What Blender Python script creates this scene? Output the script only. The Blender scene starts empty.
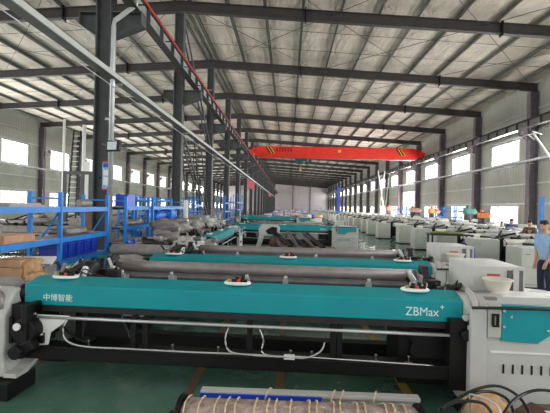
import bpy, math, random
from mathutils import Vector, Matrix, noise
R = math.radians
PI = math.pi
rnd = random.Random(7)
scene = bpy.context.scene
C = scene.collection

# ------------------------------------------------------------------ camera
CAMH = 1.9
cam_d = bpy.data.cameras.new('camera'); cam = bpy.data.objects.new('camera', cam_d); C.objects.link(cam)
F = 400.0
cam_d.sensor_width = 36; cam_d.lens = F / 550 * 36; cam_d.clip_end = 600; cam_d.clip_start = .05
YAW, PITCH, ROLL = 1.86, 0.0, 1.3
Mc = Matrix.Rotation(R(YAW), 4, 'Z') @ Matrix.Rotation(R(90 + PITCH), 4, 'X') @ Matrix.Rotation(R(ROLL), 4, 'Z')
Mc.translation = Vector((0, 0, CAMH))
cam.matrix_world = Mc
scene.camera = cam
M3 = Mc.to_3x3()

def at(px, py, Y):
    """world point at distance Y seen at a photograph pixel; used to survey positions off the photograph"""
    d = M3 @ Vector(((px - 275) / F, (206.5 - py) / F, -1))
    return Vector((0, 0, CAMH)) + d * (Y / d.y)

# ------------------------------------------------------------------ materials
MATS = {}
def mat(name, col, rough=.6, metal=0, var=.12, vscale=3.0, bump=0, bscale=20, emit=None, col2=None, spec=.5):
    if name in MATS: return MATS[name]
    m = bpy.data.materials.new(name); m.use_nodes = True
    nt = m.node_tree; n = nt.nodes; l = nt.links
    b = n['Principled BSDF']
    def lin(c): return tuple(((v / 255) / 12.92 if v / 255 <= .04045 else ((v / 255 + .055) / 1.055) ** 2.4) for v in c)
    a = lin(col)
    b.inputs['Roughness'].default_value = rough; b.inputs['Metallic'].default_value = metal
    b.inputs['Specular IOR Level'].default_value = spec
    tc = n.new('ShaderNodeTexCoord')
    no = n.new('ShaderNodeTexNoise'); no.inputs['Scale'].default_value = vscale; no.inputs['Detail'].default_value = 4
    l.new(tc.outputs['Object'], no.inputs['Vector'])
    cr = n.new('ShaderNodeValToRGB')
    c2 = lin(col2) if col2 else tuple(v * (1 - var) for v in a)
    c1 = a if col2 else tuple(min(1, v * (1 + var)) for v in a)
    cr.color_ramp.elements[0].color = (*c2, 1); cr.color_ramp.elements[0].position = .35
    cr.color_ramp.elements[1].color = (*c1, 1); cr.color_ramp.elements[1].position = .65
    l.new(no.outputs['Fac'], cr.inputs['Fac']); l.new(cr.outputs['Color'], b.inputs['Base Color'])
    if bump:
        bn = n.new('ShaderNodeTexNoise'); bn.inputs['Scale'].default_value = bscale; bn.inputs['Detail'].default_value = 3
        l.new(tc.outputs['Object'], bn.inputs['Vector'])
        bp = n.new('ShaderNodeBump'); bp.inputs['Strength'].default_value = bump; bp.inputs['Distance'].default_value = .05
        l.new(bn.outputs['Fac'], bp.inputs['Height']); l.new(bp.outputs['Normal'], b.inputs['Normal'])
    if emit:
        b.inputs['Emission Color'].default_value = (*a, 1); b.inputs['Emission Strength'].default_value = emit
    MATS[name] = m
    return m

M = dict(
    teal=mat('teal_paint', (0, 142, 152), .35, var=.05),
    grey=mat('light_grey_paint', (184, 185, 182), .45, var=.05),
    lgrey=mat('cabinet_grey', (176, 178, 170), .5, var=.05),
    cream=mat('cream_cover', (215, 210, 198), .5, var=.06),
    black=mat('black_paint', (13, 13, 14), .5, var=.2, spec=.3),
    dark=mat('dark_metal', (36, 35, 38), .5, .2, var=.2, vscale=12),
    roller=mat('grey_roller', (138, 131, 130), .42, .15, var=.12, vscale=8),
    roller2=mat('dark_roller', (98, 95, 98), .38, .2, var=.15, vscale=8),
    silver=mat('bright_steel', (200, 200, 200), .25, .8, var=.08),
    galv=mat('galvanised_steel', (178, 180, 180), .4, .3, var=.1),
    column=mat('column_paint', (78, 79, 82), .6, var=.15),
    wcol=mat('wall_column_paint', (108, 96, 103), .6, var=.15),
    rafter=mat('rafter_paint', (60, 54, 54), .6, var=.15),
    purlin=mat('purlin_steel', (98, 96, 92), .55, 0, var=.15),
    blue=mat('blue_rack_paint', (18, 122, 208), .45, var=.1),
    dblue=mat('blue_plastic', (24, 66, 190), .4, var=.15),
    tarpb=mat('blue_tarp', (40, 110, 215), .45, var=.25, vscale=6, bump=.5, bscale=9),
    red=mat('crane_red', (235, 50, 34), .4, var=.06),
    redl=mat('conductor_red', (214, 60, 48), .5, var=.1),
    white=mat('white_plastic', (228, 228, 226), .4, var=.04),
    card=mat('cardboard', (178, 140, 108), .8, var=.12, vscale=8),
    tan=mat('tan_paper', (200, 160, 118), .8, var=.2, vscale=10, bump=.5, bscale=14),
    shelf=mat('shelf_board', (158, 140, 128), .8, var=.2, vscale=8),
    wrap=mat('grey_sheet', (140, 134, 132), .55, var=.2, vscale=9, bump=.6, bscale=8),
    ltwrap=mat('milky_film', (190, 190, 188), .35, var=.15, vscale=7, bump=.6, bscale=8),
    pink=mat('pink_wrap', (214, 170, 158), .7, var=.2, vscale=6, bump=.4),
    yellow=mat('yellow_paint', (226, 190, 60), .5, var=.1),
    orange=mat('orange_paint', (226, 120, 50), .5, var=.1),
    green=mat('machine_green', (40, 104, 92), .5, var=.15),
    dteal=mat('hoist_green', (20, 78, 74), .5, var=.2),
    skin=mat('skin', (196, 150, 122), .6, var=.05),
    hair=mat('black_hair', (28, 24, 24), .7, var=.2, vscale=30),
    shirt=mat('light_blue_cloth', (150, 182, 216), .8, var=.1, vscale=9),
    navy=mat('navy_cloth', (42, 48, 72), .85, var=.15, vscale=9),
    royal=mat('blue_cloth', (48, 70, 150), .85, var=.15, vscale=9),
    brown=mat('brown_cloth', (92, 74, 66), .85, var=.2, vscale=9),
    cloth=mat('mauve_wrap_cloth', (172, 152, 146), .85, var=.25, vscale=14, bump=.8, bscale=18),
    rope=mat('cream_rope', (208, 186, 156), .8, var=.15, vscale=30),
    rubber=mat('black_rubber', (20, 20, 22), .4, var=.2),
    letters=mat('white_lettering', (215, 240, 240), .5, var=.02),
    redtext=mat('red_lettering', (190, 60, 60), .5, var=.02),
    darktext=mat('dark_red_lettering', (70, 14, 12), .5, var=.02),
    sign=mat('sign_blue', (70, 130, 200), .5, col2=(170, 200, 230), vscale=12),
    pinkc=mat('pink_fabric', (236, 120, 140), .7, var=.1),
    greenc=mat('green_cloth', (120, 130, 84), .8, var=.2, vscale=8),
    lampglass=mat('floodlight_glass', (190, 205, 205), .2, var=.08, vscale=40),
    fline=mat('worn_orange_line', (128, 88, 56), .5, col2=(84, 80, 58), vscale=9),
    fliney=mat('worn_yellow_line', (196, 160, 62), .5, col2=(120, 112, 60), vscale=5),
    olive=mat('olive_button', (150, 140, 80), .5, var=.3, vscale=60),
    wood=mat('brown_board', (120, 92, 70), .75, var=.15, vscale=7),
)

def wall_mat(name, base, rib):
    m = mat(name, base, .6, var=.07, vscale=.6)
    nt = m.node_tree; n = nt.nodes; l = nt.links
    tc = n.new('ShaderNodeTexCoord'); w = n.new('ShaderNodeTexWave'); w.bands_direction = 'Y'
    w.inputs['Scale'].default_value = rib; w.inputs['Distortion'].default_value = 0
    l.new(tc.outputs['Object'], w.inputs['Vector'])
    bp = n.new('ShaderNodeBump'); bp.inputs['Strength'].default_value = .35; bp.inputs['Distance'].default_value = .05
    l.new(w.outputs['Fac'], bp.inputs['Height']); l.new(bp.outputs['Normal'], n['Principled BSDF'].inputs['Normal'])
    return m
M['wall'] = wall_mat('wall_cladding', (160, 158, 148), 1.0)

def roof_mat():
    m = mat('roof_insulation', (220, 204, 190), .75, var=.07, vscale=.9, col2=(196, 181, 170))
    nt = m.node_tree; n = nt.nodes; l = nt.links
    tc = n.new('ShaderNodeTexCoord'); mp = n.new('ShaderNodeMapping'); mp.inputs['Scale'].default_value = (3, 1.2, 1)
    mp.inputs['Rotation'].default_value = (0, 0, .5)
    no = n.new('ShaderNodeTexNoise'); no.inputs['Scale'].default_value = 1.6; no.inputs['Detail'].default_value = 5
    l.new(tc.outputs['Object'], mp.inputs['Vector']); l.new(mp.outputs['Vector'], no.inputs['Vector'])
    bp = n.new('ShaderNodeBump'); bp.inputs['Strength'].default_value = .8; bp.inputs['Distance'].default_value = .12
    l.new(no.outputs['Fac'], bp.inputs['Height']); l.new(bp.outputs['Normal'], n['Principled BSDF'].inputs['Normal'])
    return m
M['roof'] = roof_mat()

def floor_mat():
    m = bpy.data.materials.new('green_epoxy'); m.use_nodes = True
    nt = m.node_tree; n = nt.nodes; l = nt.links; b = n['Principled BSDF']
    tc = n.new('ShaderNodeTexCoord')
    a = n.new('ShaderNodeTexNoise'); a.inputs['Scale'].default_value = .7; a.inputs['Detail'].default_value = 6; a.inputs['Roughness'].default_value = .65
    l.new(tc.outputs['Object'], a.inputs['Vector'])
    cr = n.new('ShaderNodeValToRGB'); e = cr.color_ramp.elements
    e[0].position = .32; e[0].color = (.03, .105, .075, 1); e[1].position = .68; e[1].color = (.11, .215, .17, 1)
    l.new(a.outputs['Fac'], cr.inputs['Fac']); l.new(cr.outputs['Color'], b.inputs['Base Color'])
    c = n.new('ShaderNodeTexNoise'); c.inputs['Scale'].default_value = 3; c.inputs['Detail'].default_value = 5
    l.new(tc.outputs['Object'], c.inputs['Vector'])
    mr = n.new('ShaderNodeMapRange'); mr.inputs[1].default_value = .3; mr.inputs[2].default_value = .7
    mr.inputs[3].default_value = .10; mr.inputs[4].default_value = .32
    l.new(c.outputs['Fac'], mr.inputs[0]); l.new(mr.outputs[0], b.inputs['Roughness'])
    return m
M['floor'] = floor_mat()

def glass_mat():
    m = bpy.data.materials.new('window_glass'); m.use_nodes = True
    nt = m.node_tree; n = nt.nodes; l = nt.links; n.clear()
    o = n.new('ShaderNodeOutputMaterial'); mx = n.new('ShaderNodeMixShader'); t = n.new('ShaderNodeBsdfTransparent'); g = n.new('ShaderNodeBsdfGlossy')
    t.inputs[0].default_value = (.96, .98, .98, 1); g.inputs['Roughness'].default_value = .1
    mx.inputs[0].default_value = .06
    l.new(t.outputs[0], mx.inputs[1]); l.new(g.outputs[0], mx.inputs[2]); l.new(mx.outputs[0], o.inputs[0])
    return m
M['glass'] = glass_mat()

# ------------------------------------------------------------------ mesh builder
class MB:
    def __init__(s): s.v = []; s.f = []; s.sm = []
    def add(s, vs, fs, smooth=False):
        k = len(s.v); s.v += [tuple(v) for v in vs]
        for f in fs:
            s.f.append(tuple(i + k for i in f)); s.sm.append(smooth if not isinstance(smooth, list) else False)
        return s
    def box(s, x0, x1, y0, y1, z0, z1, mtx=None):
        vs = [Vector((x, y, z)) for z in (z0, z1) for x, y in ((x0, y0), (x1, y0), (x1, y1), (x0, y1))]
        if mtx: vs = [mtx @ v for v in vs]
        return s.add(vs, [(3, 2, 1, 0), (4, 5, 6, 7), (0, 1, 5, 4), (1, 2, 6, 5), (2, 3, 7, 6), (3, 0, 4, 7)])
    def bar(s, p, q, w, h, up=Vector((0, 0, 1))):
        p = Vector(p); q = Vector(q); d = (q - p).normalized()
        if abs(d.dot(up)) > .98: up = Vector((0, 1, 0))
        a = d.cross(up).normalized() * w / 2; b = a.cross(d).normalized() * h / 2
        vs = [c + i * a + j * b for c in (p, q) for i, j in ((-1, -1), (1, -1), (1, 1), (-1, 1))]
        return s.add(vs, [(0, 1, 2, 3), (7, 6, 5, 4), (0, 4, 5, 1), (1, 5, 6, 2), (2, 6, 7, 3), (3, 7, 4, 0)])
    def tube(s, p, q, r, n=12, r2=None):
        return s.path([p, q], r, n, r2)
    def spath(s, pts, r, n=8):
        P = [Vector(p) for p in pts]; Q = []
        for j in range(len(P) - 1):
            a0 = P[max(j - 1, 0)]; a1 = P[j]; a2 = P[j + 1]; a3 = P[min(j + 2, len(P) - 1)]
            for u in range(4):
                t = u / 4; Q.append(.5 * ((2 * a1) + (a2 - a0) * t + (2 * a0 - 5 * a1 + 4 * a2 - a3) * t * t + (3 * a1 - a0 - 3 * a2 + a3) * t ** 3))
        return s.path(Q + [P[-1]], r, n)
    def path(s, pts, r, n=8, r2=None):
        pts = [Vector(p) for p in pts]; rings = []; m = len(pts)
        for i, p in enumerate(pts):
            d = (pts[min(i + 1, m - 1)] - pts[max(i - 1, 0)]).normalized()
            up = Vector((0, 0, 1)) if abs(d.z) < .95 else Vector((0, 1, 0))
            a = d.cross(up).normalized(); b = a.cross(d)
            rr = r if r2 is None else r + (r2 - r) * i / (m - 1)
            rings.append([p + rr * (math.cos(t * 2 * PI / n) * a + math.sin(t * 2 * PI / n) * b) for t in range(n)])
        vs = [v for g in rings for v in g]
        fs = [(i * n + t, i * n + (t + 1) % n, (i + 1) * n + (t + 1) % n, (i + 1) * n + t) for i in range(m - 1) for t in range(n)]
        s.add(vs, fs, True)
        k = len(s.v) - len(vs)
        s.f.append(tuple(k + t for t in reversed(range(n)))); s.sm.append(False)
        s.f.append(tuple(k + (m - 1) * n + t for t in range(n))); s.sm.append(False)
        return s
    def prism(s, poly, a0, a1, axis='x'):
        """poly in the two other axes, extruded along axis"""
        n = len(poly)
        def P(u, v, a): return {'x': (a, u, v), 'y': (u, a, v), 'z': (u, v, a)}[axis]
        vs = [P(u, v, a0) for u, v in poly] + [P(u, v, a1) for u, v in poly]
        fs = [tuple(range(n)), tuple(reversed(range(n, 2 * n)))] + [(i, i + n, (i + 1) % n + n, (i + 1) % n) for i in range(n)]
        return s.add(vs, fs)
    def lathe(s, prof, c, n=24, axis='z', sx=1, sy=1):
        c = Vector(c); vs = []
        for r, h in prof:
            for t in range(n):
                u, v = r * math.cos(t * 2 * PI / n) * sx, r * math.sin(t * 2 * PI / n) * sy
                vs.append(c + Vector({'z': (u, v, h), 'x': (h, u, v), 'y': (u, h, v)}[axis]))
        m = len(prof)
        fs = [(i * n + t, i * n + (t + 1) % n, (i + 1) * n + (t + 1) % n, (i + 1) * n + t) for i in range(m - 1) for t in range(n)]
        s.add(vs, fs, True); k = len(s.v) - len(vs)
        if prof[0][0] > 1e-4: s.f.append(tuple(k + t for t in reversed(range(n)))); s.sm.append(False)
        if prof[-1][0] > 1e-4: s.f.append(tuple(k + (m - 1) * n + t for t in range(n))); s.sm.append(False)
        return s
    def lump(s, c, sx, sy, sz, amp=.15, seed=0, n=14, flat=True):
        """a crumpled bundle resting on its base"""
        c = Vector(c); vs = []; m = n // 2 + 1
        for i in range(m + 1):
            th = PI * i / m
            for t in range(n):
                ph = 2 * PI * t / n
                d = Vector((math.sin(th) * math.cos(ph), math.sin(th) * math.sin(ph), math.cos(th)))
                e = Vector([math.copysign(abs(x) ** .7, x) for x in d])
                k = 1 + amp * noise.noise(d * 2.3 + Vector((seed, seed * .7, 0))) * 2 + amp * .5 * noise.noise(d * 6 + Vector((seed, 1, 2)))
                if i in (0, m): k = 1
                vs.append(c + Vector((e.x * sx * k, e.y * sy * k, max(-sz, e.z * sz * k))))
        fs = [(i * n + t, (i + 1) * n + t, (i + 1) * n + (t + 1) % n, i * n + (t + 1) % n) for i in range(m) for t in range(n)]
        return s.add(vs, fs, True)
    def build(s, name, material, parent=None, bevel=0, kind=None, loc=None):
        me = bpy.data.meshes.new(name); me.from_pydata(s.v, [], s.f); me.validate(); 
        if len(me.polygons) == len(s.sm): me.polygons.foreach_set('use_smooth', s.sm)
        me.materials.append(M[material] if isinstance(material, str) else material)
        import bmesh as _b
        bm = _b.new(); bm.from_mesh(me); _b.ops.recalc_face_normals(bm, faces=bm.faces); bm.to_mesh(me); bm.free()
        o = bpy.data.objects.new(name, me); C.objects.link(o)
        if parent: o.parent = parent
        if loc: o.location = loc
        if bevel:
            b = o.modifiers.new('bevel', 'BEVEL'); b.width = bevel; b.segments = 2; b.limit_method = 'ANGLE'; b.angle_limit = R(40)
        if kind: o['kind'] = kind
        return o

def tag(o, label, cat, group=None, kind=None):
    o['label'] = label; o['category'] = cat
    if group: o['group'] = group
    if kind: o['kind'] = kind
    return o
def empty(name, loc=(0, 0, 0), rz=0):
    o = bpy.data.objects.new(name, None); C.objects.link(o); o.location = loc; o.rotation_euler.z = rz
    o.empty_display_size = .2
    return o
def copy_tree(o, parent=None):
    c = o.copy(); C.objects.link(c); c.parent = parent
    for ch in list(o.children): copy_tree(ch, c)
    return c
def text(body, size, material, parent, loc, rot, name='lettering', sx=1, serif=False, shear=0):
    cu = bpy.data.curves.new(name, 'FONT'); cu.body = body; cu.size = size; cu.align_x = 'LEFT'; cu.extrude = .002
    cu.resolution_u = 3; cu.shear = shear
    t = bpy.data.objects.new('tmp', cu); C.objects.link(t)
    dg = bpy.context.evaluated_depsgraph_get()
    me = bpy.data.meshes.new_from_object(t.evaluated_get(dg)); bpy.data.objects.remove(t)
    me.materials.clear(); me.materials.append(M[material]); me.name = name
    for p in me.polygons: p.material_index = 0
    o = bpy.data.objects.new(name, me); C.objects.link(o); o.parent = parent
    o.location = loc; o.rotation_euler = rot; o.scale = (sx, 1, 1)
    return o
ORD = ['first', 'second', 'third', 'fourth', 'fifth', 'sixth', 'seventh', 'eighth', 'ninth', 'tenth', 'eleventh', 'twelfth',
       'thirteenth', 'fourteenth', 'fifteenth', 'sixteenth', 'seventeenth', 'eighteenth', 'nineteenth', 'twentieth', 'twenty-first', 'twenty-second']

# ------------------------------------------------------------------ building shell
XL, XC, XR = -24.4, -4.88, 14.75
Y0, YE = -3.64, 150.36
BAYS = [10.36 + 7 * k for k in range(-2, 21)]
ZR0, ZE0, RH = 10.3, 9.1, .47                     # rafter underside at ridge and eave, rafter depth
def zraf(x):
    return ZR0 - (ZR0 - ZE0) * (abs(x - XC) / ((XR - XC) if x > XC else (XC - XL)))
def zroof(x): return zraf(x) + RH + .2

fl = MB().box(XL - .2, XR + .2, Y0 - 6, YE + .2, -.2, 0).build('floor', 'floor', kind='structure')
for (x, y0, y1) in ((-2.92, 2.5, 9), (-.96, 2.4, 9), (-.04, 2.6, 9), (1.28, 2.6, 9)):
    MB().box(x - .05, x + .05, y0, y1, .001, .004).build('floor_marking', 'fline' if x < 1 else 'fliney', fl)

# ceiling: two slopes
cb = MB()
for xa, xb in ((XL - .2, XC), (XC, XR + .2)):
    za, zb = zroof(xa), zroof(xb)
    cb.prism([(xa, za), (xb, zb), (xb, zb + .1), (xa, za + .1)], Y0, YE + .2, 'y')
ceil = cb.build('ceiling', 'roof', kind='structure')
# purlins
xs = [XC + s * (.35 + 1.66 * i) for s in (-1, 1) for i in range(12)]
for x in xs:
    z = zroof(x) - .005; sg = 1 if x > XC else -1
    m = MB()
    m.box(x - .012, x + .012, Y0, YE, z - .17, z - .005)
    m.box(x - .05 * (sg > 0) - .012 * (sg < 0), x + .05 * (sg < 0) + .012 * (sg > 0), Y0, YE, z - .17, z - .16)
    m.box(x - .012, x + .08, Y0, YE, z - .02, z - .003)
    m.build('purlin', 'purlin', ceil)
# sag rods between purlins and cross bracing cables in some bays
for k in range(2, 12):
    for f in (1 / 3, 2 / 3):
        y = BAYS[k] + 7 * f
        m = MB()
        for xa, xb in ((XL + .5, XC - .2), (XC + .2, XR - .5)):
            m.tube((xa, y, zroof(xa) - .1), (xb, y, zroof(xb) - .1), .012, 5)
        m.build('sag_rod', 'rafter', ceil)
for k in (2, 3, 4, 6, 8):
    for (xa, xb) in ((XC + .3, XC + 6.5), (XC + 6.5, XC + 13), (XC + 13, XR - .4), (XC - 6.5, XC - .3), (XC - 13, XC - 6.5)):
        m = MB()
        ya, yb = BAYS[k], BAYS[k + 1]
        m.tube((xa, ya, zraf(xa) + .3), (xb, yb, zraf(xb) + .3), .013, 5)
        m.tube((xb, ya, zraf(xb) + .3), (xa, yb, zraf(xa) + .3), .013, 5)
        m.build('bracing_rod', 'rafter', ceil)

# walls with openings
WW = 3.5
wn = [0]; dn = [0]
def make_wall(side):
    X = XR if side > 0 else XL
    xa, xb = (X, X + .12) if side > 0 else (X - .12, X)
    lo = (1.1, 2.3) if side > 0 else (1.1, 2.8)
    up = (5.08, 6.55) if side > 0 else (5.2, 7.15)
    zt = zraf(X) + RH + .2
    w = MB(); ops = []
    for k in range(len(BAYS) - 1):
        ya, yb = BAYS[k], BAYS[k + 1]; yc = (ya + yb) / 2
        o = []
        door = side > 0 and k in (7,)
        if k == 7 and side > 0: o.append((yc - 2.6, yc + 2.6, 0, 4.1, 'door'))
        else: o.append((yc - WW / 2, yc + WW / 2, lo[0], lo[1], 'win'))
        o.append((yc - WW / 2, yc + WW / 2, up[0], up[1], 'win'))
        z = 0
        for (a, b, c, d, t) in o:
            if c > z: w.box(xa, xb, ya, yb, z, c)
            w.box(xa, xb, ya, a, c, d); w.box(xa, xb, b, yb, c, d); z = d
            ops.append((a, b, c, d, t))
        w.box(xa, xb, ya, yb, z, zt)
    wall = w.build('wall_right' if side > 0 else 'wall_left', 'wall', kind='structure')
    ins = X - side * .04
    for z in ((2.42, 3.65, 4.92, 6.7, 8.1) if side > 0 else (2.95, 4.2, 5.05, 7.3, 8.4)):
        g = MB()
        for k in range(len(BAYS) - 1):
            g.box(min(ins, X) - .03 * (side > 0), max(ins, X) + .03 * (side < 0), BAYS[k] + .2, BAYS[k + 1] - .2, z - .05, z + .05) if not (k == 7 and side > 0 and z < 4.2) else None
        g.build('wall_girt', 'galv', wall)
    for (a, b, c, d, t) in ops:
        m = MB(); xm = (xa + xb) / 2
        fw = .06
        m.box(xa, xb, a, a + fw, c, d); m.box(xa, xb, b - fw, b, c, d)
        m.box(xa, xb, a + fw, b - fw, d - fw, d)
        if t == 'win':
            m.box(xa, xb, a + fw, b - fw, c, c + fw)
            for i in (1, 2): m.box(xm - .02, xm + .02, a + (b - a) * i / 3 - .02, a + (b - a) * i / 3 + .02, c + fw, d - fw)
            m.box(xm - .02, xm + .02, a + fw, b - fw, (c + d) / 2 - .02, (c + d) / 2 + .02) if d - c < 1.8 and c < 2 else None
            wn[0] += 1
            fr = m.build('window_%d' % wn[0], 'white', kind='structure')
            MB().box(xm - .004, xm + .004, a + fw, b - fw, c + fw, d - fw).build('pane', 'glass', fr)
        else:
            dn[0] += 1
            dr = m.build('door_%d' % dn[0], 'galv', kind='structure')
            MB().box(X - side * .06 - .02, X - side * .06 + .02, b - .02, b + 1.8, .05, 4.05).build('sliding_leaf', 'wall', dr)
    return ops
opsR = make_wall(1); opsL = make_wall(-1)
# end wall
zt = zraf(XR) + RH + .2
MB().prism([(XL, 0), (XR, 0), (XR, zroof(XR)), (XC, zroof(XC)), (XL, zroof(XL))], YE, YE + .15, 'y').build('wall_back', mat('end_wall_cladding', (186, 172, 176), .7, var=.05, vscale=.3), kind='structure')
for z in (2.4, 4.2, 6.0, 7.8):
    MB().box(XL + .2, XR - .2, YE - .1, YE - .001, z - .08, z + .08).build('wall_girt', 'galv', bpy.data.objects['wall_back'])
for x in (-18, -11.5, 1.7, 8.2):
    MB().box(x - .15, x + .15, YE - .2, YE - .101, 0, zraf(x)).build('wall_post', 'wcol', bpy.data.objects['wall_back'])

# downpipe and service pipes
def pipe_run(side):
    X = XR - .62 if side > 0 else XL + .62
    z = 4.95 if side > 0 else 5.0
    t = empty('service_pipe', (X, 4, z))
    MB().path([(0, 0, 0), (0, 140, 0)], .08, 10).build('pipe', 'galv', t)
    for k in range(1, 14):
        y = BAYS[k + 1] - 4
        MB().box(-.02, .5, y - .03, y + .03, -.16, -.1).box(-.03, .03, y - .03, y + .03, -.16, 0).build('pipe_bracket', 'galv', t) if side > 0 else \
            MB().box(-.5, .02, y - .03, y + .03, -.16, -.1).box(-.03, .03, y - .03, y + .03, -.16, 0).build('pipe_bracket', 'galv', t)
    tag(t, 'grey service pipe running along the %s wall below the upper windows' % ('right' if side > 0 else 'left'), 'pipe')
pipe_run(1); pipe_run(-1)

# ------------------------------------------------------------------ steel columns
def hcol(name, w, d, h, m_, label, loc, corb, grp=None):
    t = empty(name, loc)
    b = MB(); f = .03
    b.box(-w / 2, -w / 2 + f, -d / 2, d / 2, .03, h); b.box(w / 2 - f, w / 2, -d / 2, d / 2, .03, h); b.box(-w / 2 + f, w / 2 - f, -.012, .012, .03, h)
    b.build('shaft', m_, t)
    MB().box(-w / 2 - .08, w / 2 + .08, -d / 2 - .06, d / 2 + .06, 0, .03).build('base_plate', m_, t)
    for side, L, z1 in corb:
        s = side; e = w / 2
        q = MB().prism([(s * e, z1 - .62), (s * (e + L), z1 - .32), (s * (e + L), z1), (s * e, z1)], -.015, .015, 'y')
        q.box(*sorted((s * e, s * (e + L))), -d / 2, d / 2, z1 - .03, z1)
        q.box(*sorted((s * (e + L - .02), s * (e + L))), -d / 2, d / 2, z1 - .32, z1 - .03)
        a0 = Vector((s * e, 0, z1 - .63)); a1 = Vector((s * (e + L), 0, z1 - .33)); q.bar(a0, a1, d, .02)
        q.build('crane_bracket', m_, t)
    return t
protoC = hcol('steel_column', .4, .34, 10.25, 'column', '', (XC, BAYS[2], 0), [(-1, .45, 6.86), (1, .8, 6.86)])
tag(protoC, 'thick dark steel column of the centre row nearest the camera, with the floodlight', 'column', 'steel columns of the centre row')
for i, y in enumerate(BAYS[3:-1]):
    c = copy_tree(protoC); c.location.y = y
    c['label'] = '%s dark steel column of the centre row, counted from the camera' % ORD[i + 1]
protoR = hcol('steel_column', .5, .36, 9.08, 'wcol', '', (XR - .27, BAYS[4], 0), [(-1, .5, 6.86)])
tag(protoR, 'first purplish steel column along the right wall, nearest the camera', 'column', 'steel columns along the right wall')
for i, y in enumerate(BAYS[5:-1]):
    c = copy_tree(protoR); c.location.y = y
    c['label'] = '%s steel column along the right wall, counted from the camera' % ORD[i + 1]
protoL = hcol('steel_column', .5, .36, 9.08, 'wcol', '', (XL + .27, BAYS[6], 0), [(1, .5, 6.86)])
tag(protoL, 'first steel column along the left wall, between the two nearest upper windows', 'column', 'steel columns along the left wall')
for i, y in enumerate(BAYS[7:-1]):
    c = copy_tree(protoL); c.location.y = y
    c['label'] = '%s steel column along the left wall, counted from the camera' % ORD[i + 1]

# ------------------------------------------------------------------ roof rafters
def make_rafter():
    t = empty('roof_rafter', (XC, BAYS[2], ZR0))
    def seg(nm, xa, xb):
        za, zb = zraf(xa) - ZR0 + .005, zraf(xb) - ZR0 + .005; xa -= XC; xb -= XC
        m = MB()
        m.prism([(xa, za + .02), (xb, zb + .02), (xb, zb + RH - .02), (xa, za + RH - .02)], -.01, .01, 'y')
        m.prism([(xa, za), (xb, zb), (xb, zb + .02), (xa, za + .02)], -.12, .12, 'y')
        m.prism([(xa, za + RH - .03), (xb, zb + RH - .03), (xb, zb + RH - .01), (xa, za + RH - .01)], -.12, .12, 'y')
        m.build(nm, 'rafter', t)
    seg('beam', XL + .02, XC); seg('beam', XC, XR - .02)
    for x in (XC - 5.2, XC + 5.45, XC - 13.6, XC + 13.8):
        z = zraf(x) - ZR0
        MB().box(x - XC - .025, x - XC + .025, -.14, .14, z - .09, z + RH + .08).build('splice_plate', 'black', t)
    for x in xs[1::2]:
        z = zraf(x) - ZR0; s = 1 if x > XC else -1
        MB().bar((x - XC, .1, z + RH), (x - XC, .45, z + .05 + .55), .04, .04).build('fly_brace', 'purlin', t) if False else None
    return t
pr = make_rafter()
tag(pr, 'steel roof rafter over the nearest centre column', 'rafter', 'roof rafters')
for i, y in enumerate(BAYS[3:]):
    c = copy_tree(pr); c.location.y = y
    c['label'] = ('steel roof rafter crossing the top of the picture over the second centre column' if i == 0 else
                  '%s steel roof rafter, counted from the one nearest the camera' % ORD[i + 1])

# longitudinal struts + bracing on the centre row
t = empty('column_bracing', (XC, BAYS[3], 0))
for a, b in (((0, .2, 10.1), (0, 6.8, 5.4)), ((0, .3, 5.2), (0, 6.7, 1.0)), ((.0, 3.4, 7.8), (0, 6.8, 8.9))):
    m = MB(); m.bar(Vector(a) + Vector((-.09, 0, 0)), Vector(b) + Vector((-.09, 0, 0)), .06, .09); m.bar(Vector(a) + Vector((.09, 0, 0)), Vector(b) + Vector((.09, 0, 0)), .06, .09)
    m.build('brace', 'column', t)
tag(t, 'dark diagonal steel bracing between the second and third centre columns', 'bracing')

# ------------------------------------------------------------------ crane runways
def runway(X, side, label):
    t = empty('crane_runway', (X, BAYS[0], 6.865))
    L = YE - BAYS[0] - .1
    m = MB(); m.box(-.012, .012, 0, L, .02, .44); m.build('web', 'galv' if side < 0 else 'purlin', t)
    MB().box(-.13, .13, 0, L, 0, .02).build('bottom_flange', 'rafter' if side < 0 else 'silver', t)
    MB().box(-.15, .15, 0, L, .44, .465).build('top_flange', 'rafter', t)
    MB().box(-.035, .035, 0, L, .466, .53).build('rail', 'dark', t)
    k = 0; y = .6
    while y < L and k < 100:
        MB().box(-.12, -.013, y - .008, y + .008, .02, .44).box(.013, .12, y - .008, y + .008, .02, .44).build('stiffener', 'column', t); y += 1.17; k += 1
    if side < 0:
        MB().box(.25, .29, 0, L, .21, .25).build('conductor_rail', 'redl', t)
        for q in range(0, 60): MB().box(.012, .24, q * 2.33, q * 2.33 + .03, .22, .25).build('conductor_clip', 'rafter', t) if q < 60 else None
    tag(t, label, 'crane runway')
runway(-4.06, -1, 'steel crane runway with red conductor rail along the centre columns')
runway(14.0, 1, 'steel crane runway with bright lower flange along the right wall')

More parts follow.
